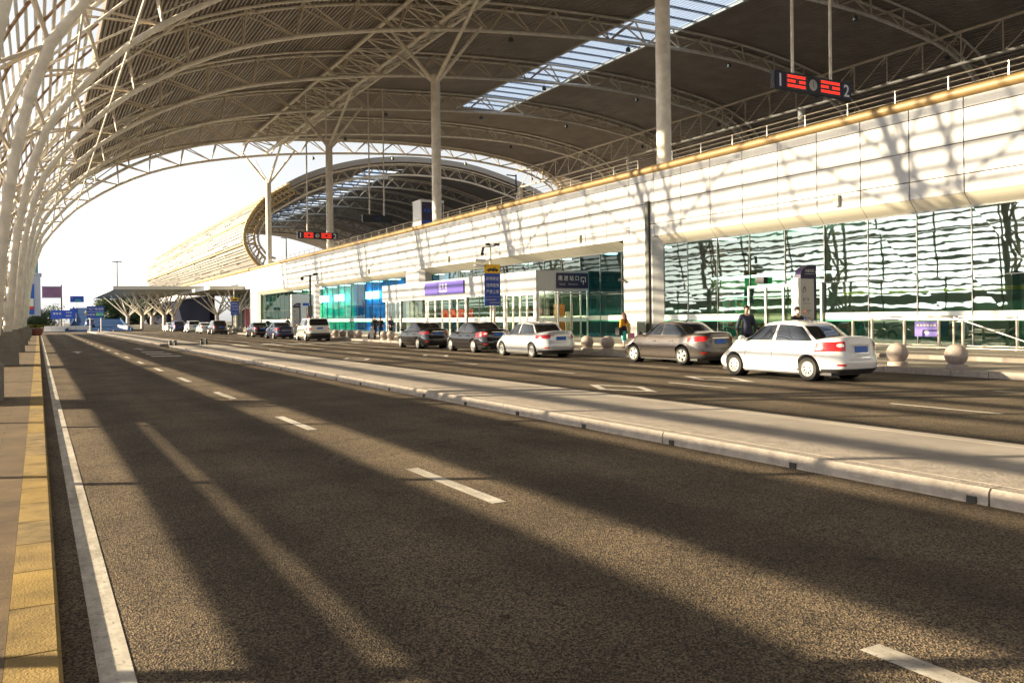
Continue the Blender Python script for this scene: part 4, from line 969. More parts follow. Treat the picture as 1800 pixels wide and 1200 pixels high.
road_sign('large blue direction sign on two posts at the far end of the median', 7.3, 10.0, 163, 2.4, 4.4, (7.8, 9.5), M['sign_blue2'],
          [('↑', .09, .75, .5, 'white'), ('北广场', .36, .77, .42, 'white'), ('上高架', .74, .77, .40, 'white'), ('←', .10, .27, .5, 'white'), ('机场', .30, .28, .42, 'white'), ('#.42,.3', .73, .30, 1, 'green_t'), ('高速公路', .73, .30, .32, 'white'), ('#.96,.02', .5, .53, 1, 'white')])
road_sign('wide low blue sign on one post above the white barriers', 2.2, 6.6, 192, 2.4, 4.1, (4.4,), M['sign_blue2'], [('停车场', .25, .62, .5, 'white'), ('公交站', .72, .75, .35, 'white'), ('出租车', .72, .35, .35, 'white'), ('#.02,.9', .5, .5, 1, 'sign_blue')])
road_sign('small high blue motorway sign on a thin post beyond the billboard', 6.9, 9.9, 235, 6.6, 8.1, (8.2,), M['sign_blue'], [('↑', .14, .65, .5, 'white'), ('#.4,.22', .58, .3, 1, 'green_t')])
road_sign('small plain blue sign just above the wide low one', 6.7, 8.2, 231, 3.9, 5.0, (8.0,), M['sign_blue2'], [])
t = thing('billboard', 'dull purple billboard on a single post left of the blue signs', 'billboard', (4, 262, 0))
b = MB(); b.box(1.0, 5.7, 262, 262.4, 8.5, 11.3); b.build('panel', M['purple'], t)
b = MB(); b.box(.85, 5.85, 261.95, 262.5, 8.3, 8.48); b.box(.85, 5.85, 261.95, 262.5, 11.32, 11.48); b.build('frame', M['stain'], t)
b = MB(); b.tube((5.6, 262.8, 0), (5.6, 262.8, 11.9), .22, 10); b.build('post', M['frame'], t, smooth=40)
t = thing('advert_tower', 'pale blue advertising tower with a blue poster behind the white arches', 'tower', (-3, 176, 0))
b = MB(); b.box(-9, .45, 174, 182, 0, 10.2); b.box(-9.2, .65, 173.8, 182.2, 10.2, 10.55); b.build('body', M['ad_tower'], t)
b = MB(); b.box(-7, .1, 174.6, 181, 10.55, 18); b.build('glass_top', M['tower_glass'], t)
b = MB(); b.box(-8.6, -.55, 173.9, 173.99, 3.2, 8.6); p = b.build('poster', M['ad_blue'], t)
b = MB(); b.box(-4, -.65, 173.84, 173.89, 4.6, 6.0); b.build('poster_print', M['white'], p)
b = MB(); b.box(-3.6, -.7, 173.80, 173.83, 4.1, 4.6); b.build('poster_print', M['red'], p)
b = MB(); b.box(-8.6, -.9, 173.9, 173.99, 1.7, 2.6); b.build('poster', M['sign_violet'], t)
t = thing('light_mast', 'tall thin high-mast light against the white sky above the canopy', 'light mast', (23.0, 310, 0))
b = MB(); b.tube((23, 310, 0), (23, 310, 21.5), .26, 8, r1=.14); b.build('pole', M['frame'], t, smooth=40)
b = MB()
for k in range(8): a = k * math.pi / 4; b.bar((23, 310, 21.4), (23 + 1.5 * math.cos(a), 310 + 1.5 * math.sin(a), 21.5), .35, .22)
b.build('lamp_ring', M['frame'], t)

def tree(name, label, x, y, rad, h, trunk_h, m_leaf, n, group=None, base=0., leaf=.55, cat='tree'):
    n = int(n * 1.9)
    t = thing(name, label, cat, (x, y, base), group)
    rnd = random.Random(int(x * 13 + y * 7)); b = MB()
    b.tube((x, y, base), (x + .1, y, base + trunk_h), .22 * rad / 3, 8, r1=.13 * rad / 3)
    lumps = []
    for k in range(11):
        a = rnd.uniform(0, 6.28); rr = rad * rnd.uniform(.1, .72); z = base + trunk_h + (h - trunk_h) * rnd.uniform(.05, .85)
        c = Vector((x + rr * math.cos(a), y + rr * math.sin(a), z)); lumps.append((c, rad * rnd.uniform(.30, .5)))
        b.tube((x, y, base + trunk_h * .8), c, .07 * rad / 3, 5, r1=.02)
    b.build('trunk', M['bark'], t, smooth=50)
    b = MB()
    for _ in range(n):
        c, r_ = rnd.choice(lumps); d = Vector((rnd.gauss(0, 1), rnd.gauss(0, 1), rnd.gauss(0, 1))).normalized()
        p = c + d * r_ * rnd.uniform(.55, 1.12); u, v = frame_of((d + Vector((rnd.uniform(-.8, .8), rnd.uniform(-.8, .8), rnd.uniform(-.4, .9)))).normalized()); s = leaf * rnd.uniform(.5, 1.2)
        b.add([p - u * s * .5, p + v * s * .28, p + u * s * .6, p - v * s * .28], [(0, 1, 2, 3)], rnd.choice((0, 0, 1)))
    b.build('crown', [M[m_leaf], M['leaf_m']], t, fix=False)
tree('broad_tree', 'dark broad tree nearest the road sign, left of the tree canopy', 17.0, 256, 4.6, 8.6, 1.5, 'leaf_d', 3600, 'dark trees behind the forecourt canopy')
tree('broad_tree', 'taller dark tree behind the branching canopy columns', 21.5, 262, 5.2, 9.6, 1.5, 'leaf_d', 3800, 'dark trees behind the forecourt canopy')
tree('broad_tree', 'dark tree farthest right under the canopy edge', 27.0, 258, 5.2, 9.0, 1.5, 'leaf_d', 3400, 'dark trees behind the forecourt canopy')
tree('broad_tree', 'yellowish low tree peeping right of the large blue sign', 13.8, 290, 2.6, 5.6, 1.0, 'leaf_y', 1300, None)
tree('broad_tree', 'small distant dark tree between the billboard and the low blue sign', 1.5, 300, 6.0, 7.0, .5, 'leaf_d', 2200, None)
t = thing('planter', 'clay planter with a round dark shrub at the end of the left walkway', 'planter', (-.2, 124, .08))
b = MB(); b.lathe([(.62, .15), (.80, .95), (.86, 1.02), (.78, 1.02), (.70, .90)], (-.2, 124, -.07), n=20); b.build('pot', M['pot'], t, smooth=40)
b = MB(); rnd = random.Random(2)
for _ in range(1500):
    d = Vector((rnd.gauss(0, 1), rnd.gauss(0, 1), rnd.gauss(0, 1))).normalized(); p = Vector((-.2, 124, 1.8)) + Vector((d.x * 1.15, d.y * 1.1, d.z * .78)) * rnd.uniform(.7, 1.05)
    u, v = frame_of((d + Vector((rnd.uniform(-.7, .7), rnd.uniform(-.7, .7), rnd.uniform(-.3, .8)))).normalized()); s = .17
    b.add([p - u * s, p + v * s * .5, p + u * s, p - v * s * .5], [(0, 1, 2, 3)], 1 if p.z < 1.45 and rnd.random() < .8 else 0)
b.build('shrub', [M['leaf_d'], M['leaf_y']], t, fix=False)

# ------------------------------------------------------------------ cars
def pexp(v, e): return math.copysign(abs(v) ** e, v)
class CarShape:
    def __init__(s, L, W, H, z0=.20, p=5.2, hood=.86, nose=.62, belt=.93, deck=1.0, tail=.97, ws=(1.15, .25), rw=(-1.55, -.75), roofw=.66, beltw=.90, gp=4.6):
        s.__dict__.update(locals())
    def zT(s, y):
        f, r = s.L / 2, -s.L / 2
        return interp([(r, s.tail - .03), (r + .12, s.tail), (s.rw[0], s.deck), (s.rw[0] + .5, s.belt + .02), (0, s.belt), (s.ws[0], s.hood + .06), (f - .5, s.nose + .12), (f - .12, s.nose)], y) if y < f - .12 else s.nose
    def wk(s, k): return interp([(0, .89), (.10, .955), (.3, .985), (.55, 1.), (.72, .995), (.80, .975), (.93, .945), (1., .91)], k)
    def ends(s, k):
        yr = -s.L / 2 + interp([(0, .14), (.12, .04), (.3, .0), (.5, .02), (.58, .07), (.8, .09), (1, .15)], k)
        yf = s.L / 2 - interp([(0, .12), (.2, .02), (.45, 0), (.62, .05), (.8, .22), (1, .55)], k)
        return yr, yf
    def low(s, eta, k, sg=None, xi=None, end=None):
        """point of the lower shell: by eta along the side, or by xi across an end"""
        yr, yf = s.ends(k); yc, bl = (yr + yf) / 2, (yf - yr) / 2; a = s.W / 2 * s.wk(k)
        if xi is None: x = sg * a * (1 - abs(eta) ** s.p) ** (1 / s.p); y = yc + bl * eta
        else: x = a * xi; y = yc + end * bl * (1 - abs(xi) ** s.p) ** (1 / s.p)
        return x, y, s.z0 + (s.zT(y) - s.z0) * k
    def gends(s, g):
        q = g ** 1.0; return s.rw[0] + (s.rw[1] - s.rw[0]) * q, s.ws[0] + (s.ws[1] - s.ws[0]) * q
    def ga(s, g):
        return s.W / 2 * (s.beltw + (s.roofw + .06 - s.beltw) * min(1, g / .85) - (.10 * ((g - .85) / .15) ** 2 if g > .85 else 0))
    def gz(s, y, g):
        zb = s.zT(y) - .03; f = min(1, (1 - (1 - g) ** 1.35) * 1.0); H_ = s.H - .085 * ((y - (s.ws[1] + s.rw[1]) / 2) / .75) ** 2 if s.gp < 7.5 else s.H - .03 * ((y - (s.ws[1] + s.rw[1]) / 2) / 1.1) ** 2
        return zb + (max(H_, zb + .3) - zb) * f if H_ > zb + .3 else zb + .3 * f
    def top(s, eta, g, sg=None, xi=None, end=None):
        yr, yf = s.gends(g); yc, bl = (yr + yf) / 2, (yf - yr) / 2; a = s.ga(g)
        if xi is None: x = sg * a * (1 - abs(eta) ** s.gp) ** (1 / s.gp); y = yc + bl * eta
        else: x = a * xi; y = yc + end * bl * (1 - abs(xi) ** s.gp) ** (1 / s.gp)
        return x, y, s.gz(y, g)
    def body(s):
        b = MB(); n = 112
        A = [2 * math.pi * (i + .5) / n for i in range(n)]
        K = [0, .05, .12, .2, .3, .42, .55, .66, .74, .8, .87, .94, 1.]
        rings = []
        for k in K:
            yr, yf = s.ends(k); yc, bl = (yr + yf) / 2, (yf - yr) / 2; a = s.W / 2 * s.wk(k); ring = []
            for t in A:
                x, y = a * pexp(math.cos(t), 2 / s.p), yc + bl * pexp(math.sin(t), 2 / s.p); ring.append((x, y, s.z0 + (s.zT(y) - s.z0) * k))
            rings.append(ring)
        base = rings[-1]; yr, yf = s.ends(1); yc = (yr + yf) / 2
        for sc_, cr in ((.96, .018), (.82, .04), (.55, .06), (.25, .068)):
            rings.append([(x * sc_, yc + (y - yc) * (1 - (1 - sc_) * .10), s.zT(y) + cr) for x, y, z in base])
        q = [p for r_ in rings for p in r_]; m = len(rings)
        fs = [(i * n + j, i * n + (j + 1) % n, (i + 1) * n + (j + 1) % n, (i + 1) * n + j) for i in range(m - 1) for j in range(n)]
        fs.append(tuple(range(n))[::-1])
        # close the top as strips across the car
        o = (m - 1) * n
        h = n // 2
        for j in range(h // 1):
            a0, a1, c1, c0 = o + (n // 4 + j) % n, o + (n // 4 + j + 1) % n, o + (n // 4 - 2 - j) % n, o + (n // 4 - 1 - j) % n
            if len({a0, a1, c0, c1}) == 4: fs.append((a0, a1, c1, c0))
            if j >= h - 2: break
        b.add(q, fs); return b
    def house(s):
        b = MB(); n = 96; A = [2 * math.pi * (i + .5) / n for i in range(n)]; G = [0, .15, .3, .45, .6, .72, .8, .87, .93, .97, 1.]
        rings = []
        for g in G:
            yr, yf = s.gends(g); yc, bl = (yr + yf) / 2, (yf - yr) / 2; a = s.ga(g)
            rings.append([(a * pexp(math.cos(t), 2 / s.gp), yc + bl * pexp(math.sin(t), 2 / s.gp), s.gz(yc + bl * pexp(math.sin(t), 2 / s.gp), g)) for t in A])
        yr, yf = s.gends(1); yc = (yr + yf) / 2; base = rings[-1]
        for sc_, cr in ((.9, .008), (.6, .02), (.3, .026)): rings.append([(x * sc_, yc + (y - yc) * (1 - (1 - sc_) * .25), z + cr * (1 - .6 * abs(y - yc) / max(.1, (yf - yr) / 2))) for x, y, z in base])
        q = [p for r_ in rings for p in r_]; m = len(rings)
        fs = [(i * n + j, i * n + (j + 1) % n, (i + 1) * n + (j + 1) % n, (i + 1) * n + j) for i in range(m - 1) for j in range(n)]
        fs += [tuple(range((m - 1) * n, m * n)), tuple(range(n))[::-1]]
        b.add(q, fs); return b
def patch(fn, us, vs, off):
    b = MB(); b.grid([[tuple(Vector(fn(u, v)) + Vector(off)) for u in us] for v in vs]); return b
def lin(a, c, n): return [a + (c - a) * i / (n - 1) for i in range(n)]
def apply_bool(o, cutters):
    for c in cutters:
        md = o.modifiers.new('cut', 'BOOLEAN'); md.operation = 'DIFFERENCE'; md.object = c; md.solver = 'EXACT'
    me = bpy.data.meshes.new_from_object(o.evaluated_get(DG())); o.modifiers.clear(); old = o.data; o.data = me; bpy.data.meshes.remove(old)
    for c in cutters: bpy.data.objects.remove(c)
def make_wheel(parent, x, y, r, sg, spokes, rimr):
    w = bpy.data.objects.new('wheel', None); col.objects.link(w); w.parent = parent; w.location = (x, y, r)
    b = MB(); b.lathe([(r * .66, -.10), (r * .93, -.105), (r * .99, -.07), (r, 0), (r * .99, .07), (r * .93, .105), (r * .66, .10), (r * .64, 0), (r * .66, -.10)], (0, 0, 0), 'x', 36, cap=False); b.build('tyre', M['tyre'], w, smooth=40, local=True)
    b = MB(); ri = r * rimr
    b.lathe([(ri * .90, sg * .06), (ri, sg * .095), (ri * 1.02, sg * .10), (ri * .97, sg * .107), (ri * .86, sg * .092), (ri * .84, sg * .06)], (0, 0, 0), 'x', 36, cap=False)
    for k in range(spokes):
        a = 2 * math.pi * k / spokes; w0, w1 = (.26, .30) if spokes <= 6 else (.10, .30)
        c, s_ = math.cos(a), math.sin(a); q = []
        for rr, ww, xx in ((ri * .12, w0 * .8, .098), (ri * .5, w0 * .62, .10), (ri * .9, w1 * (1. if spokes <= 6 else 1.), .09)):
            for e in (-1, 1): q.append((sg * xx, rr * c - e * ww * .5 * s_ * (2.2 * ri), rr * s_ + e * ww * .5 * c * (2.2 * ri)))
        q += [(p[0] - sg * .03, p[1], p[2]) for p in q]
        b.add(q, [(0, 1, 3, 2), (2, 3, 5, 4), (0, 2, 8, 6), (2, 4, 10, 8), (1, 7, 9, 3), (3, 9, 11, 5)])
    b.lathe([(ri * .22, sg * .09), (ri * .22, sg * .108), (ri * .08, sg * .115)], (0, 0, 0), 'x', 18)
    b.build('rim', M['rim'], w, smooth=30, local=True)
    b = MB(); b.lathe([(1e-3, sg * .045), (ri * .9, sg * .05)], (0, 0, 0), 'x', 24); b.build('brake_disc', M['black'], w, local=True)
def make_car(name, label, paint, S, wb, wheel_r, x, y, group, rz=0., spokes=8, lamp='sedan', detail=True, exhaust=False, rear_axle=None, hub=.62, plate_z=.78, lower_trim=.0, dark_bumper=False):
    """local frame: +y forward, origin on the ground midway between the axles"""
    t = thing(name, label, 'car', (x, y, 0), group, rz)
    shift = 0.
    ob = S.body().build('body', PAINT[paint], None, smooth=35)
    ya = (S.L / 2 - S.front_over) if hasattr(S, 'front_over') else wb / 2
    ax = (wb / 2 - .02 + S.ax, -wb / 2 + S.ax) if hasattr(S, 'ax') else (wb / 2, -wb / 2)
    cut = []
    for yy in ax:
        for sg in (-1, 1):
            c = MB(); c.lathe([(wheel_r + .055, -.32), (wheel_r + .055, .32)], (sg * (S.W / 2), yy, wheel_r + .01), 'x', 36); cut.append(c.build('cutter', M['trim']))
    apply_bool(ob, cut)
    hs = S.house(); hb = hs.build('house', PAINT[paint], None, smooth=35)
    # join the greenhouse into the body mesh
    bm = bmesh.new(); bm.from_mesh(ob.data); bm.from_mesh(hb.data); bm.to_mesh(ob.data); bm.free(); bpy.data.objects.remove(hb)
    ob.data.polygons.foreach_set('use_smooth', [True] * len(ob.data.polygons)); ob.data.set_sharp_from_angle(angle=R(38)); ob.data.update()
    ob.parent = t
    P = lambda nm, mb, m, par=t, sm=40: mb.build(nm, m, par, smooth=sm, local=True)
    for yy in ax:
        for sg in (-1, 1): make_wheel(t, sg * (S.W / 2 - .125), yy, wheel_r, sg, spokes, hub)
    b = MB()
    for yy in ax:
        for sg in (-1, 1): b.lathe([(1e-3, 0), (wheel_r + .05, 0)], (sg * (S.W / 2 - .30), yy, wheel_r + .01), 'x', 24)
    b.box(-S.W / 2 + .12, S.W / 2 - .12, -S.L / 2 + .35, S.L / 2 - .3, .16, S.z0 + .03)
    P('underbody', b, M['trim'], sm=0)
    # glass
    for sg in (-1, 1):
        for e0, e1 in ((.10, .90), (-.80, .02)):
            b = patch(lambda u, v: S.top(u, v, sg), lin(e0, e1, 12), lin(.10, .76, 8), (sg * .006, 0, .002)); P('window', b, M['side_glass'])
        if detail:
            b = patch(lambda u, v: S.top(u, v, sg), lin(-.83, .93, 24), (.055, .085), (sg * .009, 0, .001)); P('window_trim', b, M['trim'])
    P('rear_window', patch(lambda u, v: S.top(0, v, xi=u, end=-1), lin(-.86, .86, 18), lin(.10, .82, 9), (0, -.006, .006)), M['car_glass'])
    P('windscreen', patch(lambda u, v: S.top(0, v, xi=u, end=1), lin(-.90, .90, 18), lin(.06, .84, 9), (0, .006, .006)), M['car_glass'])
    # doors, handles
    if detail:
        for sg in (-1, 1):
            yr, yf = S.ends(.6); yc, bl = (yr + yf) / 2, (yf - yr) / 2
            for ya_, yb_ in ((-.02, ax[0] - wheel_r - .16), (ax[1] + wheel_r + .02, -.035)):
                ea, eb = (ya_ - yc) / bl, (yb_ - yc) / bl
                d = P('door', patch(lambda u, v: S.low(u, v, sg), lin(ea, eb, 14), lin(.13, .99, 12), (sg * .0045, 0, .0)), PAINT[paint])
                yh = (ya_ + .20); xh, _, zh = S.low((yh - yc) / bl, .80, sg)
                b = MB(); b.box(min(xh, xh + sg * .035), max(xh, xh + sg * .035), yh - .10, yh + .10, zh - .018, zh + .018); P('handle', b, PAINT[paint] if paint != 'grey' else M['chrome'], d)
            b = MB()
            for yy in (-.027, ax[0] - wheel_r - .15, ):
                e = (yy - yc) / bl; b.grid([[tuple(Vector(S.low(e + dd, v, sg)) + Vector((sg * .0025, 0, 0))) for dd in (-.0042, .0042)] for v in lin(.13, .99, 10)])
            P('door_gap', b, M['black'])
            b = patch(lambda u, v: S.low(u, v, sg), lin(-.5, .5, 20), lin(.0, .075, 3), (sg * .012, 0, 0)); P('sill_trim', b, M['trim'] if lower_trim else PAINT[paint])
            mx, my, mz = S.low((S.ws[0] - .45 - yc) / bl, 1., sg)
            b = MB(); b.ball((mx + sg * .12, S.ws[0] - .42, mz + .09), .10, 14, 10); b.v = [(mx + sg * .12 + (p[0] - mx - sg * .12) * 1.05, S.ws[0] - .42 + (p[1] - S.ws[0] + .42) * .55, mz + .09 + (p[2] - mz - .09) * .72) for p in b.v]
            b.bar((mx - sg * .03, S.ws[0] - .40, mz + .03), (mx + sg * .1, S.ws[0] - .42, mz + .07), .05, .035); P('mirror', b, PAINT[paint])
    # tail lamps
    def tail(sg):
        yr, yf = S.ends(.75); yc, bl = (yr + yf) / 2, (yf - yr) / 2
        if lamp == 'wide': xi0, xi1, k0, k1, side = .58, .97, .71, .90, .935
        elif lamp == 'suv': xi0, xi1, k0, k1, side = .66, .96, .72, .86, .955
        else: xi0, xi1, k0, k1, side = .60, .975, .66, .93, .90
        b = MB(); us = lin(xi0, xi1, 10); ks = lin(k0, k1, 6)
        # rear part and side part, the lamp pointing forward along the flank
        b.grid([[tuple(Vector(S.low(0, k, xi=sg * u, end=-1)) + Vector((sg * .004, -.012, .0))) for u in us] for k in [k0 + (k1 - k0) * i / 5 for i in range(6)]])
        e1 = -(1 - xi1 ** S.p) ** (1 / S.p)
        rows = []
        for i, k in enumerate(ks):
            tip = side - .02 + .05 * abs(i - 2.5) / 2.5
            rows.append([tuple(Vector(S.low(e, k, sg)) + Vector((sg * .010, -.003, 0))) for e in lin(e1, -tip, 8)])
        b.grid(rows); o = P('tail_lamp', b, M['lamp_red'])
        if lamp == 'sedan' and detail:
            b = MB(); b.grid([[tuple(Vector(S.low(0, k0 + .165 + .055 * rr_ * math.sin(a_), xi=sg * (xi0 + .13 + .085 * rr_ * math.cos(a_)), end=-1)) + Vector((sg * .006, -.024, .0))) for a_ in lin(0, 2 * math.pi, 25)] for rr_ in (.02, .35, .7, 1.)])
            P('clear_lens', b, M['lamp_clear'], o)
    for sg in (-1, 1): tail(sg)
    # licence plate in its recess, boot seam, bumper
    _, yp, zp = S.low(0, .74, xi=0, end=-1)
    b = MB(); b.box(-.23, .23, yp - .022, yp - .010, plate_z - .075, plate_z + .075); P('licence_plate', b, M['plate'], sm=0)
    if detail:
        b = MB(); b.box(-.36, .36, yp - .03, yp - .004, plate_z + .10, plate_z + .135); P('boot_trim', b, M['chrome'], sm=0)
        b = patch(lambda u, v: S.low(0, v, xi=u, end=-1), lin(-.62, .62, 14), (.575, .588), (0, -.005, 0)); P('boot_gap', b, M['black'])
        b = patch(lambda u, v: S.low(0, v, xi=u, end=-1), lin(-.96, .96, 40), [(.15 if not dark_bumper else .42) * q_ / 8 for q_ in range(9)], (0, -.010, 0)); b.v = [(v_[0] * 1.009, v_[1], v_[2]) for v_ in b.v]; P('bumper_trim', b, M['trim'])
        if lamp != 'suv':
            for sg in (-1, 1):
                b = patch(lambda u, v: S.low(0, v, xi=u * sg, end=-1), lin(.66, .84, 5), lin(.24, .29, 2), (0, -.012, 0)); P('reflector', b, M['lamp_red'])
        if exhaust:
            b = MB(); b.tube((-.5, -S.L / 2 + .02, .24), (-.5, -S.L / 2 + .2, .24), .035, 12); P('exhaust', b, M['chrome'])
        b = MB(); b.tube((0, S.rw[1] + .22, S.H - .01), (0, S.rw[1] + .10, S.H + .09), .012, 6, r1=.006); P('aerial', b, M['black'])
        for sg in (-1, 1):
            b = patch(lambda u, v: S.low(0, v, xi=u * sg, end=1), lin(.62, .97, 8), lin(.66, .84, 4), (0, .012, .004)); P('headlamp', b, M['lamp_clear'])
    return t
def sedan(**k):
    d = dict(L=4.50, W=1.75, H=1.48, hood=.90, nose=.66, belt=.94, deck=1.02, tail=1.02, ws=(1.30, .42), rw=(-1.62, -.92), roofw=.66); d.update(k)
    s = CarShape(**d); s.ax = d.get('axs', 0.); return s
def CS(ax=0., **k): s = CarShape(**k); s.ax = ax; return s
PK = 'cars parked along the right kerb'
S1 = CS(.10, L=4.42, W=1.74, H=1.50, hood=.92, nose=.68, belt=.95, deck=1.04, tail=1.06, ws=(1.42, .45), rw=(-1.62, -.82), roofw=.67)
make_car('parked_sedan', 'white sedan nearest the camera with clear and red tail lamps', 'white', S1, 2.60, .305, 17.70, 16.33, PK, spokes=8, plate_z=.80)
S2 = CS(.08, L=4.60, W=1.79, H=1.48, hood=.92, nose=.68, belt=.96, deck=1.05, tail=1.06, ws=(1.32, .30), rw=(-1.78, -.72), roofw=.65)
make_car('parked_sedan', 'metallic brown grey sedan with five-spoke wheels, second from the camera', 'grey', S2, 2.69, .325, 19.90, 23.75, PK, spokes=5, lamp='wide', hub=.68, plate_z=.80)
S3 = CS(.08, L=4.54, W=1.76, H=1.49, hood=.90, nose=.66, belt=.94, deck=1.02, tail=1.05, ws=(1.36, .42), rw=(-1.60, -.95), roofw=.67)
make_car('parked_sedan', 'silver sedan with red tail lamps in front of the orange topped sign', 'silver', S3, 2.60, .305, 18.66, 31.67, PK, spokes=7, lamp='wide', plate_z=.80)
S4 = CS(.08, L=4.58, W=1.80, H=1.47, hood=.91, nose=.67, belt=.95, deck=1.05, tail=1.07, ws=(1.30, .35), rw=(-1.86, -.75), roofw=.65)
make_car('parked_sedan', 'black sedan just ahead of the silver sedan', 'black', S4, 2.60, .315, 19.15, 38.05, PK, spokes=6, exhaust=True, hub=.66, plate_z=.88)
S5 = CS(.08, L=4.50, W=1.76, H=1.46, hood=.90, nose=.66, belt=.94, deck=1.03, tail=1.05, ws=(1.30, .35), rw=(-1.70, -.80), roofw=.66)
make_car('parked_sedan', 'black sedan parked by the vestibule doors, ahead of the other black sedan', 'black', S5, 2.62, .305, 19.18, 45.05, PK, spokes=6, lamp='wide', hub=.66, plate_z=.85)
S6 = CS(.02, L=4.85, W=1.98, H=1.80, hood=1.12, nose=.85, belt=1.16, deck=1.18, tail=1.14, ws=(1.35, .55), rw=(-2.20, -1.72), roofw=.72, z0=.30, gp=8.)
make_car('parked_off_roader', 'ivory off-road car with a black lower tail', 'champagne', S6, 2.92, .37, 19.1, 67.0, PK, rz=R(-3), spokes=5, lamp='suv', hub=.68, plate_z=1.02, dark_bumper=True)
S7 = CS(.08, L=4.70, W=1.80, H=1.47, hood=.91, nose=.67, belt=.95, deck=1.04, tail=1.06, ws=(1.30, .35), rw=(-1.80, -.80), roofw=.65)
make_car('parked_sedan', 'dark navy sedan right beside the ivory off-road car', 'navy', S7, 2.70, .315, 18.95, 77.2, PK, spokes=6, lamp='wide', hub=.66, plate_z=.62)
make_car('parked_sedan', 'black sedan on the left of the navy one', 'black', S5, 2.62, .305, 19.3, 87.4, PK, spokes=6, lamp='wide', plate_z=.85)
S8 = CS(.02, L=4.65, W=1.88, H=1.70, hood=1.06, nose=.80, belt=1.08, deck=1.10, tail=1.06, ws=(1.35, .55), rw=(-2.10, -1.45), roofw=.70, z0=.26, gp=8.)
make_car('parked_off_roader', 'dark brown off-road car in the far part of the row', 'brown', S8, 2.70, .35, 19.3, 109.5, PK, spokes=5, lamp='suv', detail=False, plate_z=.9)
make_car('parked_sedan', 'white sedan half hidden by the dark brown off-road car', 'white', S5, 2.62, .305, 19.0, 117, PK, detail=False)
make_car('parked_off_roader', 'white off-road car far down the row with dark rear glass', 'white', S8, 2.70, .35, 19.6, 131, PK, lamp='suv', detail=False, plate_z=.9)
make_car('parked_sedan', 'dark blue car second from the far end of the row', 'navy', S8, 2.62, .33, 18.9, 140.6, PK, detail=False)
make_car('parked_sedan', 'white car at the far end of the row by the canopy columns', 'white', S5, 2.62, .305, 18.9, 149.2, PK, detail=False)
make_car('driving_car', 'pale blue car driving up the distant ramp', 'blue', S8, 2.62, .33, 9.6, 203, None, detail=False)
bpy.context.view_layer.update()
for o in bpy.data.objects:
    if o.name == 'driving_car': o.location.z = .62

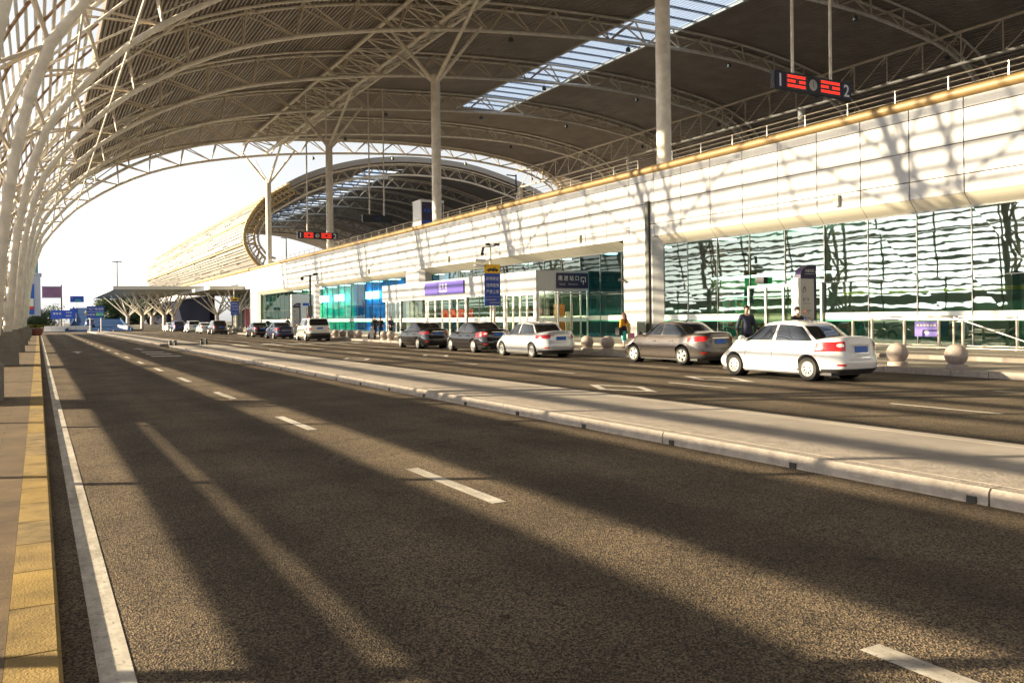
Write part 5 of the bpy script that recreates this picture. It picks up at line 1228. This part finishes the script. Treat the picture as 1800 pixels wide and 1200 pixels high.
# ------------------------------------------------------------------ people
def skin_mesh(name, pts, edges, m, parent, sub=2, root=0):
    me = bpy.data.meshes.new(name); me.from_pydata([p[:3] for p in pts], edges, []); o = bpy.data.objects.new(name, me); col.objects.link(o)
    o.modifiers.new('s', 'SKIN'); sv = me.skin_vertices[0].data
    for i, p in enumerate(pts): r_ = p[3]; sv[i].radius = r_ if isinstance(r_, tuple) else (r_, r_); sv[i].use_root = i == root
    md = o.modifiers.new('u', 'SUBSURF'); md.levels = sub; md.render_levels = sub
    nm = bpy.data.meshes.new_from_object(o.evaluated_get(DG())); bpy.data.objects.remove(o); bpy.data.meshes.remove(me)
    nm.materials.clear(); nm.materials.append(m); nm.polygons.foreach_set('use_smooth', [True] * len(nm.polygons)); nm.name = name
    r = bpy.data.objects.new(name, nm); col.objects.link(r); r.parent = parent; return r
def person(label, x, y, z, h, rz, top, legs, hair, long_hair=False, arms=((.10, .05), (.10, .05)), stride=.12, skirt=None, coat=None, bare=None, head_turn=0, group=None, mask=False):
    """arms: (out, fwd) of each hand; faces +y locally before rz"""
    t = thing('person', label, 'person', (x, y, z), group, rz); k = h / 1.75
    def V(a, b_, c, r_): return (a * k, b_ * k, c * k, tuple(v * k for v in r_) if isinstance(r_, tuple) else r_ * k)
    pts = [V(0, 0, .95, (.145, .10)), V(0, .005, 1.12, (.125, .09)), V(0, .01, 1.28, (.155, .10)), V(0, 0, 1.42, (.13, .085)), V(0, 0, 1.49, .052), V(0, .012, 1.56, .060), V(0, .018, 1.63, (.074, .092)), V(0, .01, 1.70, (.066, .082)), V(0, .10, 1.615, .012)]
    ed = [(0, 1), (1, 2), (2, 3), (3, 4), (4, 5), (5, 6), (6, 7), (6, 8)]
    J = {}
    for s_, (out, fwd) in zip((-1, 1), arms):
        a = len(pts)
        pts += [V(s_ * .185, 0, 1.40, .052), V(s_ * (.20 + out * .6), -.02 + fwd * .1, 1.14, .040), V(s_ * (.20 + out), fwd, .90 + abs(fwd) * .55, .028), V(s_ * (.20 + out), fwd + .02, .84 + abs(fwd) * .6, (.020, .036))]
        ed += [(3, a), (a, a + 1), (a + 1, a + 2), (a + 2, a + 3)]; J[s_] = a
        hx, hy, hz = s_ * (.20 + out), fwd + .02, .80 + abs(fwd) * .62
        for i, (dy, L) in enumerate(((.030, .075), (.010, .088), (-.010, .082), (-.028, .066))):
            f = len(pts); pts += [V(hx, hy + dy, hz, .010), V(hx - s_ * .012, hy + dy * 1.1 + .006, hz - L * .55, .009), V(hx - s_ * .028, hy + dy * 1.1 + .010, hz - L, .008)]; ed += [(a + 3, f), (f, f + 1), (f + 1, f + 2)]
        f = len(pts); pts += [V(hx - s_ * .01, hy + .045, hz + .02, .010), V(hx - s_ * .022, hy + .060, hz - .025, .009)]; ed += [(a + 3, f), (f, f + 1)]
    for s_ in (-1, 1):
        a = len(pts); fo = s_ * stride
        pts += [V(s_ * .09, 0, .86, .088), V(s_ * .095, fo * .55 + .02, .49, .058), V(s_ * .095, fo, .10, .036), V(s_ * .10, fo + .10, .035, (.036, .028))]
        ed += [(0, a), (a, a + 1), (a + 1, a + 2), (a + 2, a + 3)]; J[('l', s_)] = a
    skin_mesh('body', pts, ed, M['skin'], t)
    def sub(ids, grow, nm, m, extra=None):
        mp = {i: n_ for n_, i in enumerate(ids)}; P = []
        for i in ids:
            r_ = pts[i][3]; g_ = grow.get(i, grow[None]) * k; P.append((*pts[i][:3], tuple(v + g_ for v in r_) if isinstance(r_, tuple) else r_ + g_))
        E_ = [(mp[a], mp[c]) for a, c in ed if a in mp and c in mp]
        if extra: E_.append((mp[0], len(P))); P.append(V(*extra))
        return skin_mesh(nm, P, E_, m, t)
    ai = [J[-1], J[-1] + 1, J[-1] + 2, J[1], J[1] + 1, J[1] + 2]
    jk = sub([0, 1, 2, 3, 4] + ai, {None: .022, 0: .03, 4: .022}, 'jacket', M[top], (0, 0, .80, (.165, .115)))
    li = [J[('l', -1)] + i for i in range(3)] + [J[('l', 1)] + i for i in range(3)]
    sub([0] + li, {None: .020}, 'trousers', M[legs], (0, 0, 1.08, (.12, .085)))
    for s_ in (-1, 1):
        a = J[('l', s_)]; c = Vector(pts[a + 3][:3]); b = MB(); b.ball((c.x, c.y - .02 * k, .045 * k), .055 * k, 12, 8); b.v = [(c.x + (p[0] - c.x) * .85, c.y + (p[1] - c.y) * 2.2 - .01, max(.0, p[2])) for p in b.v]; b.build('shoe', M['shoe'], t, smooth=50, local=True)
    # hair cap, face
    hc = Vector((0, .012, 1.655)) * k; b = MB(); n_, kk = 20, 12; rows = []
    for i in range(kk + 1):
        th = math.pi * i / kk * .55
        rows.append([])
        for j in range(n_ + 1):
            ph = 2 * math.pi * j / n_; back = .5 - .5 * math.sin(ph); th2 = th * (.62 + .55 * back)
            rows[-1].append((hc.x + .098 * k * math.sin(th2) * math.cos(ph), hc.y + .112 * k * math.sin(th2) * math.sin(ph) - .006 * k, hc.z + .012 * k + .112 * k * math.cos(th2)))
    b.grid(rows)
    if long_hair:
        b.path([(0, -.05 * k, 1.70 * k), (0, -.09 * k, 1.60 * k), (0, -.10 * k, 1.48 * k), (0, -.115 * k, 1.34 * k), (0, -.12 * k, 1.22 * k)], [.06 * k, .085 * k, .085 * k, .08 * k, .03 * k], 12)
    b.build('hair', M[hair], t, smooth=60, local=True)
    b = MB()
    for s_ in (-1, 1): b.ball((s_ * .032 * k, .096 * k, 1.645 * k), .011 * k, 8, 6); b.bar((s_ * .015 * k, .104 * k, 1.668 * k), (s_ * .05 * k, .094 * k, 1.668 * k), .008 * k, .008 * k)
    b.box(-.024 * k, .024 * k, .094 * k, .106 * k, 1.578 * k, 1.586 * k); b.build('face', M['hair'], t, local=True)
    b = MB()
    for s_ in (-1, 1): b.ball((s_ * .086 * k, .01 * k, 1.63 * k), .024 * k, 8, 6)
    b.build('ear', M['skin'], t, smooth=60, local=True)
    if mask:
        b = MB(); b.ball((0, .07 * k, 1.59 * k), .062 * k, 14, 10); b.build('mask', M['cloth_w'], t, smooth=60, local=True)
    if skirt:
        b = MB(); b.lathe([(.15, 1.12), (.18, .96), (.20, .78), (.21, .72)], (0, 0, 0), n=20); b.v = [(p[0] * k, p[1] * k * .75, p[2] * k) for p in b.v]; b.build('skirt', M[skirt], t, smooth=40, local=True)
    if coat:
        b = MB(); b.lathe([(.13, 1.02), (.158, .92), (.172, .80)], (0, 0, 0), n=20); b.v = [(p[0] * k, p[1] * k * .72, p[2] * k) for p in b.v]; b.build('coat_hem', M[coat], t, smooth=40, local=True)
    return t
person('woman with long brown hair in an amber jacket seen from behind, walking past the pier', 23.9, 32.28, .17, 1.64, R(8), 'cloth_y', 'cloth_w', 'hair_b', long_hair=True, arms=((.06, .04), (.08, -.04)), skirt='cloth_k', coat='cloth_o')
t = thing('shoulder_bag', 'black shoulder bag hanging on the left of the woman in amber', 'bag', (23.55, 32.18, .9))
b = MB(); b.box(23.44, 23.62, 32.03, 32.33, .80, 1.15); b.build('bag_body', M['cloth_k'], t)
b = MB(); b.path([(23.53, 32.06, 1.14), (23.60, 32.13, 1.42), (23.70, 32.23, 1.55)], .012, 6); b.build('strap', M['cloth_k'], t)
b = MB(); b.prism([(23.60, .55), (23.82, .55), (23.80, .95), (23.72, 1.0), (23.63, .95)], 31.98, 32.06, 'y'); tag(b.build('carrier_bag', M['teal']), 'teal carrier bag held behind the woman in amber', 'bag')
b = MB(); b.box(24.22, 24.40, 32.13, 32.25, .62, .88); b.path([(24.25, 32.18, .88), (24.26, 32.18, .97), (24.36, 32.18, .97), (24.37, 32.18, .88)], .008, 5); tag(b.build('small_bag', M['pink']), 'small pink bag at the right hand of the woman in amber', 'bag')
person('man in a dark open jacket facing the road between the grey and white sedans', 21.75, 22.2, .17, 1.82, R(158), 'cloth_n', 'cloth_k', 'hair', arms=((.14, .05), (.16, .02)), stride=.10, coat='cloth_n')
person('person wearing a white face mask and dark coat behind the white sedan roof', 22.6, 20.7, .17, 1.74, R(172), 'cloth_k', 'cloth_k', 'hair', arms=((.05, .2), (.05, .2)), stride=.03, mask=True)
person('standing person in black with back turned, left of the group by the vestibule', 23.3, 64.3, .17, 1.72, R(20), 'cloth_k', 'cloth_k', 'hair', stride=.05, coat='cloth_k')
person('standing person in black reading, right beside the one with back turned', 24.0, 64.9, .17, 1.66, R(150), 'cloth_k', 'cloth_n', 'hair', arms=((.02, .25), (.02, .25)), stride=.04, coat='cloth_r')
person('lone person in navy looking down at their hands before the vestibule corner', 24.2, 63.2, .17, 1.66, R(190), 'cloth_n', 'cloth_k', 'hair', arms=((.0, .26), (.0, .26)), stride=.03)
person('dark haired person standing behind the roof of the navy sedan', 23.5, 92.1, .17, 1.78, R(200), 'cloth_n', 'cloth_k', 'hair', stride=.03)
person('person in black barely visible behind the farther black sedan', 23.5, 101.2, .17, 1.70, R(180), 'cloth_k', 'cloth_k', 'hair', stride=.03)
t = thing('suitcase', 'pale pink wheeled suitcase standing beside the group in black', 'suitcase', (22.8, 63.6, .17))
b = MB(); b.box(22.6, 23.0, 63.5, 63.75, .22, .80); b.build('shell', M['cloth_w'], t)
b = MB(); b.path([(22.68, 63.7, .8), (22.68, 63.7, 1.1), (22.92, 63.7, 1.1), (22.92, 63.7, .8)], .012, 6); b.build('handle', M['alu'], t)
b = MB(); [b.ball((xx, yy, .195), .03, 8, 6) for xx in (22.65, 22.95) for yy in (63.54, 63.71)]; b.build('caster', M['black'], t)

# ------------------------------------------------------------------ light, sky, camera
SUN = Vector((-.88, .475, .275)).normalized()
w = bpy.data.worlds.new('World'); sc.world = w; w.use_nodes = True; nt = w.node_tree
sky = nt.nodes.new('ShaderNodeTexSky'); sky.sky_type = 'NISHITA'; sky.sun_disc = False
sky.sun_elevation = math.asin(SUN.z); sky.sun_rotation = math.atan2(SUN.x, SUN.y); sky.dust_density = 1.; sky.air_density = 1.0
hs_ = nt.nodes.new('ShaderNodeHueSaturation'); hs_.inputs['Saturation'].default_value = .12; nt.links.new(sky.outputs[0], hs_.inputs['Color']); nt.links.new(hs_.outputs[0], nt.nodes['Background'].inputs['Color']); nt.nodes['Background'].inputs['Strength'].default_value = .078
ld = bpy.data.lights.new('sun', 'SUN'); ld.energy = 5.0; ld.angle = R(.55); ld.color = (1., .81, .53)
lo_ = bpy.data.objects.new('sun', ld); col.objects.link(lo_); lo_.rotation_euler = SUN.to_track_quat('Z', 'Y').to_euler(); lo_.location = (-40, 30, 40)
cd = bpy.data.cameras.new('camera'); cam = bpy.data.objects.new('camera', cd); col.objects.link(cam); sc.camera = cam
F = 1500.; cd.sensor_width = 36; cd.lens = F * 36 / 1800; cd.clip_end = 4000; cd.clip_start = .05
yaw = math.atan2(833, F); roll = .0122
fwd = Vector((math.sin(yaw), math.cos(yaw), 0)); right0 = Vector((math.cos(yaw), -math.sin(yaw), 0)); up0 = Vector((0, 0, 1))
# the picture is turned counter-clockwise by `roll` about the vanishing point (67, 567): camera rolls clockwise
rgt = right0 * math.cos(roll) - up0 * math.sin(roll); upv = up0 * math.cos(roll) + right0 * math.sin(roll)
mtx = Matrix((rgt, upv, -fwd)).transposed().to_4x4(); mtx.translation = (0, 0, 1.7); cam.matrix_world = mtx
px, py = 67 + 833 * math.cos(roll), 567 - 833 * math.sin(roll)      # principal point of a level view axis
cd.shift_x = (900 - px) / 1800; cd.shift_y = (py - 600) / 1800
sc.view_settings.view_transform = 'Standard'; sc.view_settings.look = 'None'; sc.view_settings.exposure = 1.68; sc.view_settings.gamma = 1; sc.view_settings.use_curve_mapping = False
sc.render.engine = 'CYCLES'
sc.cycles.max_bounces = 8; sc.cycles.transparent_max_bounces = 12; sc.cycles.use_denoising = True
try: sc.cycles.denoiser = 'OPENIMAGEDENOISE'
except Exception: pass
